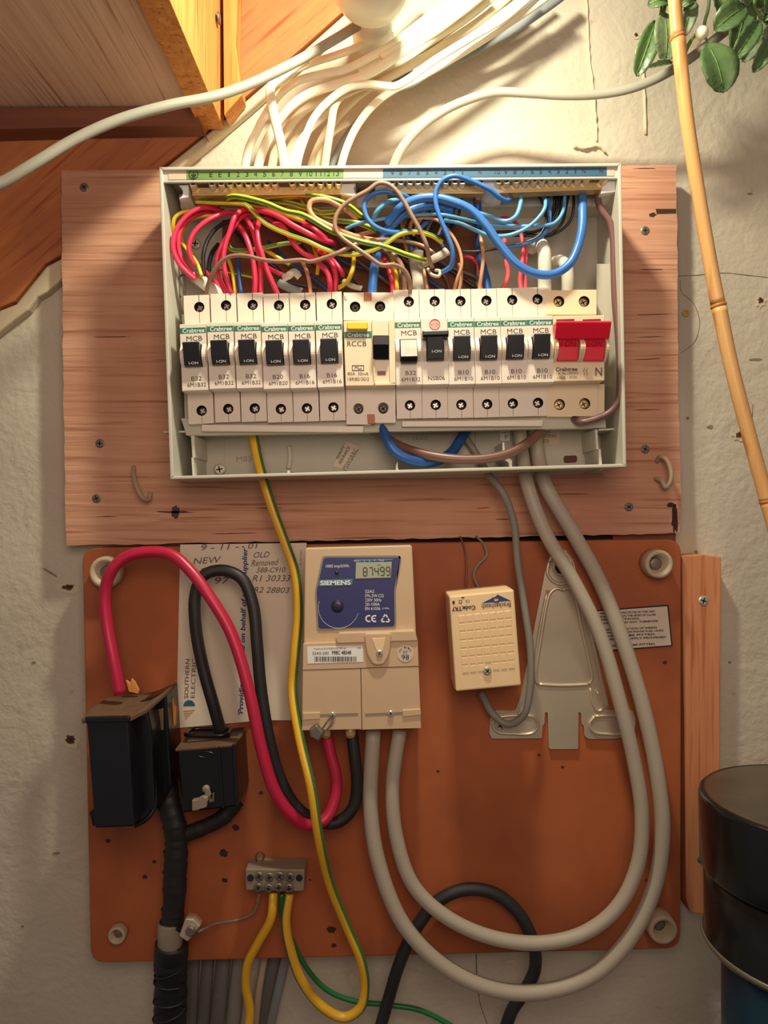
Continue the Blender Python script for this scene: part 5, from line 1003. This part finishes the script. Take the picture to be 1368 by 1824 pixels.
mb.ppx([(876, 1065), (880, 1074), (889, 1073.5), (892, 1064), (889, 1063), (887, 1070), (881, 1071), (879, 1064)], hT+.00035, hT-.0003)
mb.build('triangle_logo', M['navy'], tr)
mb = MB(); textpx(mb, 'Brackenheath', 884, 1079, 52, 8, hT+.0003, 184, bold=.01); mb.build('lettering', M['ink'], tr)
mb = MB(); textpx(mb, 'Code:TR7', 826, 1083.5, 42, 8, hT+.0003, 184, bold=.03); textpx(mb, 'CE', 833, 1071, 7, 5, hT+.0003, 184)
mb.rpx(817.5, 1069, 823, 1074.5, hT+.0003, hT-.0003); mb.rpx(806, 1070.5, 810, 1076, hT+.0003, hT-.0003); mb.rpx(822, 1063.5, 827, 1065.5, hT+.0003, hT-.0003); mb.build('lettering', M['ink'], tr)
mb = MB(); mb.rpx(818.6, 1070.1, 821.9, 1073.4, hT+.0005, hT); mb.build('symbol_centre', M['tr'], tr)

# ================================================================== BRACKET
G = (760, 950, 2.974)
bk = thing('metal_bracket', 'pressed triangular metal bracket behind the grey cables', 'bracket', P(1000, 1330, HB))
def gp(pts): return [(p[0], p[1]) for p in crop(G, pts)]
hB = HB+.003
pb(bk, 'plate', rounded(gp([(636, 160), (668, 96), (735, 88), (775, 140), (850, 420), (960, 880), (966, 938), (1090, 938), (1108, 985), (1098, 1066), (1000, 1088), (860, 1090), (836, 1075), (833, 1018), (820, 1010), (818, 950), (804, 945), (803, 1143), (648, 1143), (642, 950), (627, 945), (624, 1010), (614, 1018), (610, 1086), (345, 1088), (332, 1060), (340, 960), (365, 938), (470, 940), (500, 860)]), 3, 3), hB, HB+.0004, 'alu', .0009)
def ridge(pts, w_=3.4, closed=False, name='pressed_ridge'):
    mb = MB(); q = [P(x, y, hB+.0002) for x, y in gp(pts)]; sweep(mb, smooth_path(q, 5), w_*.00042, .0011, n=10); return mb.build(name, M['alu'], bk, smooth=True)
ridge([(720, 300), (690, 292), (660, 310), (640, 360), (605, 560), (578, 760), (590, 800)]); ridge([(720, 300), (755, 295), (785, 340), (820, 500), (860, 680), (875, 770), (860, 800)]); ridge([(590, 800), (700, 806), (800, 804), (860, 800)])
ridge([(650, 150), (640, 210), (670, 255), (720, 270), (760, 250), (770, 190), (750, 120), (710, 98), (670, 115), (650, 150)])
ridge([(690, 130), (672, 180), (690, 215), (725, 225)], 2.6)
ridge([(480, 970), (530, 900), (560, 820), (590, 560), (640, 300)], 3); ridge([(780, 250), (860, 500), (930, 800), (955, 930)], 3)
ridge([(370, 975), (350, 1010), (370, 1050), (450, 1062), (560, 1058), (590, 1020), (570, 975), (470, 966), (370, 975)], 3)
ridge([(890, 970), (862, 1010), (885, 1052), (960, 1064), (1040, 1060), (1078, 1020), (1060, 975), (970, 966), (890, 970)], 3)
ridge([(865, 820), (880, 900), (905, 940), (930, 930), (900, 830)], 2.6)
mb = MB(); mb.ppx(gp([(690, 150), (676, 200), (700, 222), (730, 218), (736, 160), (712, 140)]), hB+.0003, hB-.001); mb.build('slot', M['rot'], bk)
screw_parts(bk, *gp([(390, 1018)])[0], hB, 9, mat='steel'); screw_parts(bk, *gp([(1058, 1006)])[0], hB, 9, mat='steel')

# warning label
wl = thing('warning_label', 'worn white printed warning label with black border behind the grey cables', 'label', P(1130, 1158, HB))
hW = HB+.0006
pb(wl, 'border', [(1062, 1087), (1078, 1161), (1198, 1151), (1191, 1077)], hW, HB+.0002, 'ink', 0)
pb(wl, 'paper', [(1064, 1089), (1080, 1158), (1195.5, 1149), (1188.5, 1080)], hW+.0002, HB+.0002, 'paper2', 0)
mb = MB()
for i, (t, xs) in enumerate([('WIRING MUST BE PROTECTED BY THIS UNIT', 1167), ('FUSES MUST BE ON THE SIDES OF CLOSE', 1168), ('PROTECTION.', 1140), ('THE FUSES MUST NOT. THEREFORE', 1172), ('', 0), ('FOR THE PROTECTION OF WIRING', 1170), ('APPLIANCES, CARTRIDGE FUSE, LINKS', 1182), ('SHOULD BE FITTED.', 1168), ('FURTHER SUPPLY PROVIDED', 1186), ('', 0), ('MUST NOT BE FITTED.', 1168)]):
    if not t: continue
    x0 = 1068+i*1.3; y = 1092+i*5.8; cx = (x0+xs)/2; textpx(mb, t, cx, y-(cx-1068)*.03+.5, xs-x0, 3.6, hW+.0004, 2.5, bold=.03)
mb.build('lettering', M['ink'], wl)

# ================================================================== HOOKS ON THE PLYWOOD
for pts, lb in ([[(238, 832, .020), (238, 845, .026), (244, 868, .032), (254, 886, .032), (264, 890, .028), (268, 878, .024)], 'bent pale cable stub hooked into the plywood, lower left'], [[(1170, 822, .020), (1176, 814, .026), (1186, 818, .030), (1195, 838, .032), (1194, 858, .032), (1186, 868, .030), (1178, 856, .027), (1168, 852, .022)], 'bent pale cable stub hooked into the plywood, lower right']):
    wire('cable_stub', pts, 8, 'tan_old', lb, 'cable stub') if 'tan_old' in M else wire('cable_stub', pts, 8, 'beige', lb, 'cable stub')

# ================================================================== BAMBOO CANE
cn = thing('bamboo_cane', 'long tan bamboo cane leaning upright in front of the wall', 'bamboo cane', P(1380, 950, .10))
def cane(pts, w_):
    path = smooth_path([P(*p) for p in pts], 10); mb = MB(); n = len(path); s = w_/2*(D-.1)/F
    sweep(mb, path, s, s, 18, taper=lambda t: 1+.07*(abs(2*t-1)**6)); mb.build('cane_section', M['cane'], cn, smooth=True)
cane([(1190, -120, .10), (1200, -20, .10), (1207, 66, .10)], 23); cane([(1208, 69, .10), (1222, 200, .10), (1240, 320, .10), (1262, 450, .10), (1279, 541, .10)], 24)
cane([(1281, 548, .10), (1300, 640, .10), (1325, 740, .10), (1352, 840, .10), (1366, 890, .10)], 25); cane([(1367, 893, .10), (1390, 980, .10), (1420, 1100, .10)], 25)
for x, y in ((1207.5, 67), (1280, 544), (1366.5, 892)):
    mb = MB(); a = P(x-1, y-3, .10); d = (P(x+1, y+5, .10)-a); mb.lathe(a, d, [(0, .0046), (.0008, .0052), (.0018, .0052), (.0026, .0047)], 20); mb.build('node_ring', M['cane_node'], cn, smooth=True)

# ================================================================== MISTLETOE
def leaf(parent, base, tip, w_, h, mat='leaf', bend=.008, fold=.004, hb=None):
    a = P(base[0], base[1], hb or h); b = P(tip[0], tip[1], h); ax = b-a; L = ax.length; ax.normalize()
    side = ax.cross(Vector((0, -1, 0))).normalized(); nrm = side.cross(ax).normalized(); s = (D-h)/F*w_/2*1.18; mb = MB()
    nu, nv = 18, 6; top = []; 
    for off in (0, .0006):
        for i in range(nu+1):
            t = (1-math.cos(math.pi*i/nu))/2; wd = max(s*.04, s*.95*math.sqrt(max(0, 1-((t-.56)/(.56 if t < .56 else .44))**2))**(1 if t > .56 else 1.25))
            for j in range(nv+1):
                u = 2*j/nv-1; z = bend*math.sin(math.pi*t)*.6+fold*(abs(u)-.4)*(wd/s)
                top.append(a+ax*(L*t)+side*(u*wd)+nrm*(z-off)+nrm*(.0006*math.sin(i*2.1+j*1.7)))
    b0 = len(mb.v); mb.v += top; K = (nu+1)*(nv+1)
    for o_ in (0, K):
        for i in range(nu):
            for j in range(nv): mb.face((o_+i*(nv+1)+j, o_+i*(nv+1)+j+1, o_+(i+1)*(nv+1)+j+1, o_+(i+1)*(nv+1)+j))
    rim = [i*(nv+1) for i in range(nu+1)]+[nu*(nv+1)+j for j in range(1, nv+1)]+[i*(nv+1)+nv for i in range(nu-1, -1, -1)]+[j for j in range(nv-1, 0, -1)]
    for i in range(len(rim)): p, q = rim[i], rim[(i+1) % len(rim)]; mb.face((p, q, q+K, p+K))
    o = mb.build('leaf', M[mat], parent, smooth=True)
    mb = MB(); sweep(mb, [a+ax*(L*t)+nrm*(bend*math.sin(math.pi*t)*.6-fold*.4+.0006) for t in (0, .2, .4, .6, .8, .92)], .0005, n=6); mb.build('midrib', M['stem'], o, smooth=True)
    return o
MM = (1100, 0, 5.104)
def mp(x, y): return (1100+x/5.104, y/5.104)
def stemp(parent, pts, w_, name='stem', mat='stem', h=.08): mb = MB(); sweep(mb, smooth_path([P(*mp(x, y), h) for x, y in pts]), w_*(D-h)/F/2, n=8); return mb.build(name, M[mat], parent, smooth=True)
s1 = thing('mistletoe_sprig', 'green mistletoe sprig with drooping leaves left of and behind the bamboo top', 'plant sprig', P(1180, -40, .07))
leaf(s1, mp(350, 185), mp(175, 690), 34, .075, bend=.006); leaf(s1, mp(425, 120), mp(440, 560), 46, .080, 'leaf2'); leaf(s1, mp(470, 20), mp(275, 40), 30, .082); leaf(s1, mp(670, -20), mp(590, 345), 24, .070, 'leaf2'); leaf(s1, mp(500, 570), mp(288, 612), 10, .080, 'leaf2', .002)
leaf(s1, mp(700, -40), mp(560, 60), 26, .078)
stemp(s1, [(400, 60), (390, 130), (370, 185)], 5); stemp(s1, [(600, -80), (520, -20), (440, 40), (420, 120)], 6); stemp(s1, [(710, 320), (650, 400), (600, 500), (520, 570)], 7); 
s3 = thing('mistletoe_sprig', 'leafy mistletoe sprig with a white berry, right of the bamboo at the top corner', 'plant sprig', P(1300, -40, .08))
leaf(s3, mp(818, 395), mp(970, 838), 60, .095, bend=.007); leaf(s3, mp(1165, 60), mp(880, 270), 42, .090); leaf(s3, mp(1160, 20), mp(1060, 470), 40, .078); leaf(s3, mp(1290, 190), mp(1050, 552), 30, .092, 'leaf'); leaf(s3, mp(1310, 190), mp(1140, 560), 36, .084, 'leaf2')
leaf(s3, mp(1400, 360), mp(1235, 655), 26, .088); leaf(s3, mp(880, -60), mp(930, 110), 26, .075); leaf(s3, mp(1020, -40), mp(1200, 40), 30, .086, 'leaf2'); leaf(s3, mp(1440, 60), mp(1330, 190), 22, .080); leaf(s3, mp(1480, 180), mp(1350, 330), 22, .078); leaf(s3, mp(1250, -60), mp(1300, 70), 22, .076)
leaf(s3, mp(1000, -120), mp(1060, 20), 30, .080)
leaf(s3, mp(1330, -60), mp(1180, 60), 34, .070); leaf(s3, mp(1400, 40), mp(1300, 420), 36, .074, 'leaf2'); leaf(s3, mp(1080, 200), mp(1020, 20), 30, .072); leaf(s3, mp(1420, -60), mp(1360, 120), 30, .09)
stemp(s3, [(835, -60), (825, 80), (800, 170), (785, 245)], 6, mat='leaf', h=.086); stemp(s3, [(1250, -40), (1250, 70), (1290, 140), (1300, 200)], 6); stemp(s3, [(1420, 60), (1330, 160), (1290, 190)], 5); stemp(s3, [(800, 330), (815, 395)], 4, h=.09); stemp(s3, [(1100, -80), (1160, 0), (1170, 60)], 6)
mb = MB(); c = P(*mp(768, 300), .092); mb.lathe(c-Vector((0, 0, .0045)), (0, 0, 1), [(.0045-.0045*math.cos(math.pi*i/10), max(.0002, .0043*math.sin(math.pi*i/10))) for i in range(11)], 20); mb.build('berry', M['berry'], s3, smooth=True)
mb = MB(); c = P(*mp(705, 385), .088); mb.lathe(c-Vector((0, 0, .0035)), (.3, 0, 1), [(.0035-.0035*math.cos(math.pi*i/8), max(.0002, .0030*math.sin(math.pi*i/8))) for i in range(9)], 18); mb.build('berry', M['berry'], s3, smooth=True)

# ================================================================== BLACK CANISTER
bn = thing('black_canister', 'glossy black enamel canister with a flat lid at bottom right', 'canister', (.238, -.19, Z0-.34))
cx, cyy, R = .238, -.19, .0615; zt = Z0-.158
def lat(name, prof, mat, **k): mb = MB(); mb.lathe((cx, cyy, zt), (0, 0, -1), prof, 72); return mb.build(name, M[mat], bn, smooth=True, **k)
o = lat('lid', [(.0, R*.93), (-.0006, R*.965), (.0008, R*.99), (.003, R), (.040, R*.985), (.042, R*.97)], 'lid')
mb = MB(); mb.lathe((cx, cyy, zt+.0004), (0, 0, -1), [(0, R*.94), (.002, R*.94)], 72); mb.build('lid_top', M['dust_lid'], bn)
lat('body', [(.041, R*.955), (.075, R*.95), (.078, R*.965), (.081, R*.965), (.083, R*.94)], 'lid'); 
mb = MB(); mb.lathe((cx, cyy, zt), (0, 0, -1), [(.078, R*.968), (.0795, R*.98), (.081, R*.968)], 72); mb.build('rim', M['dull'], bn, smooth=True)
lat('base', [(.082, R*.80), (.19, R*.80)], 'teal')

# ================================================================== BULB
bl = thing('light_bulb', 'round opal light bulb at the top edge above the white cables', 'light bulb', P(662, -140, .09))
c = P(662, -34, .094); R = 72*(D-.094)/F; mb = MB()
ax = Vector((0, -1, -.12)).normalized(); mb.lathe(c-ax*R, ax, [(R-R*math.cos(math.pi*i/20), max(.0003, R*math.sin(math.pi*i/20))) for i in range(21)], 40); mb.build('globe', M['bulb'], bl, smooth=True)
mb = MB(); mb.lathe(c+ax*(R*.80), ax, [(0, R*.62), (R*.1, R*.55), (R*.16, R*.42), (R*.205, R*.2), (R*.215, .0004)], 36); mb.build('bright_centre', M['hot'], bl, smooth=True)
mb = MB(); mb.lathe(c-ax*R*.9, -ax, [(0, .013), (.02, .012), (.024, .015), (.050, .016)], 24); mb.build('lamp_holder', M['white'], bl, smooth=True)
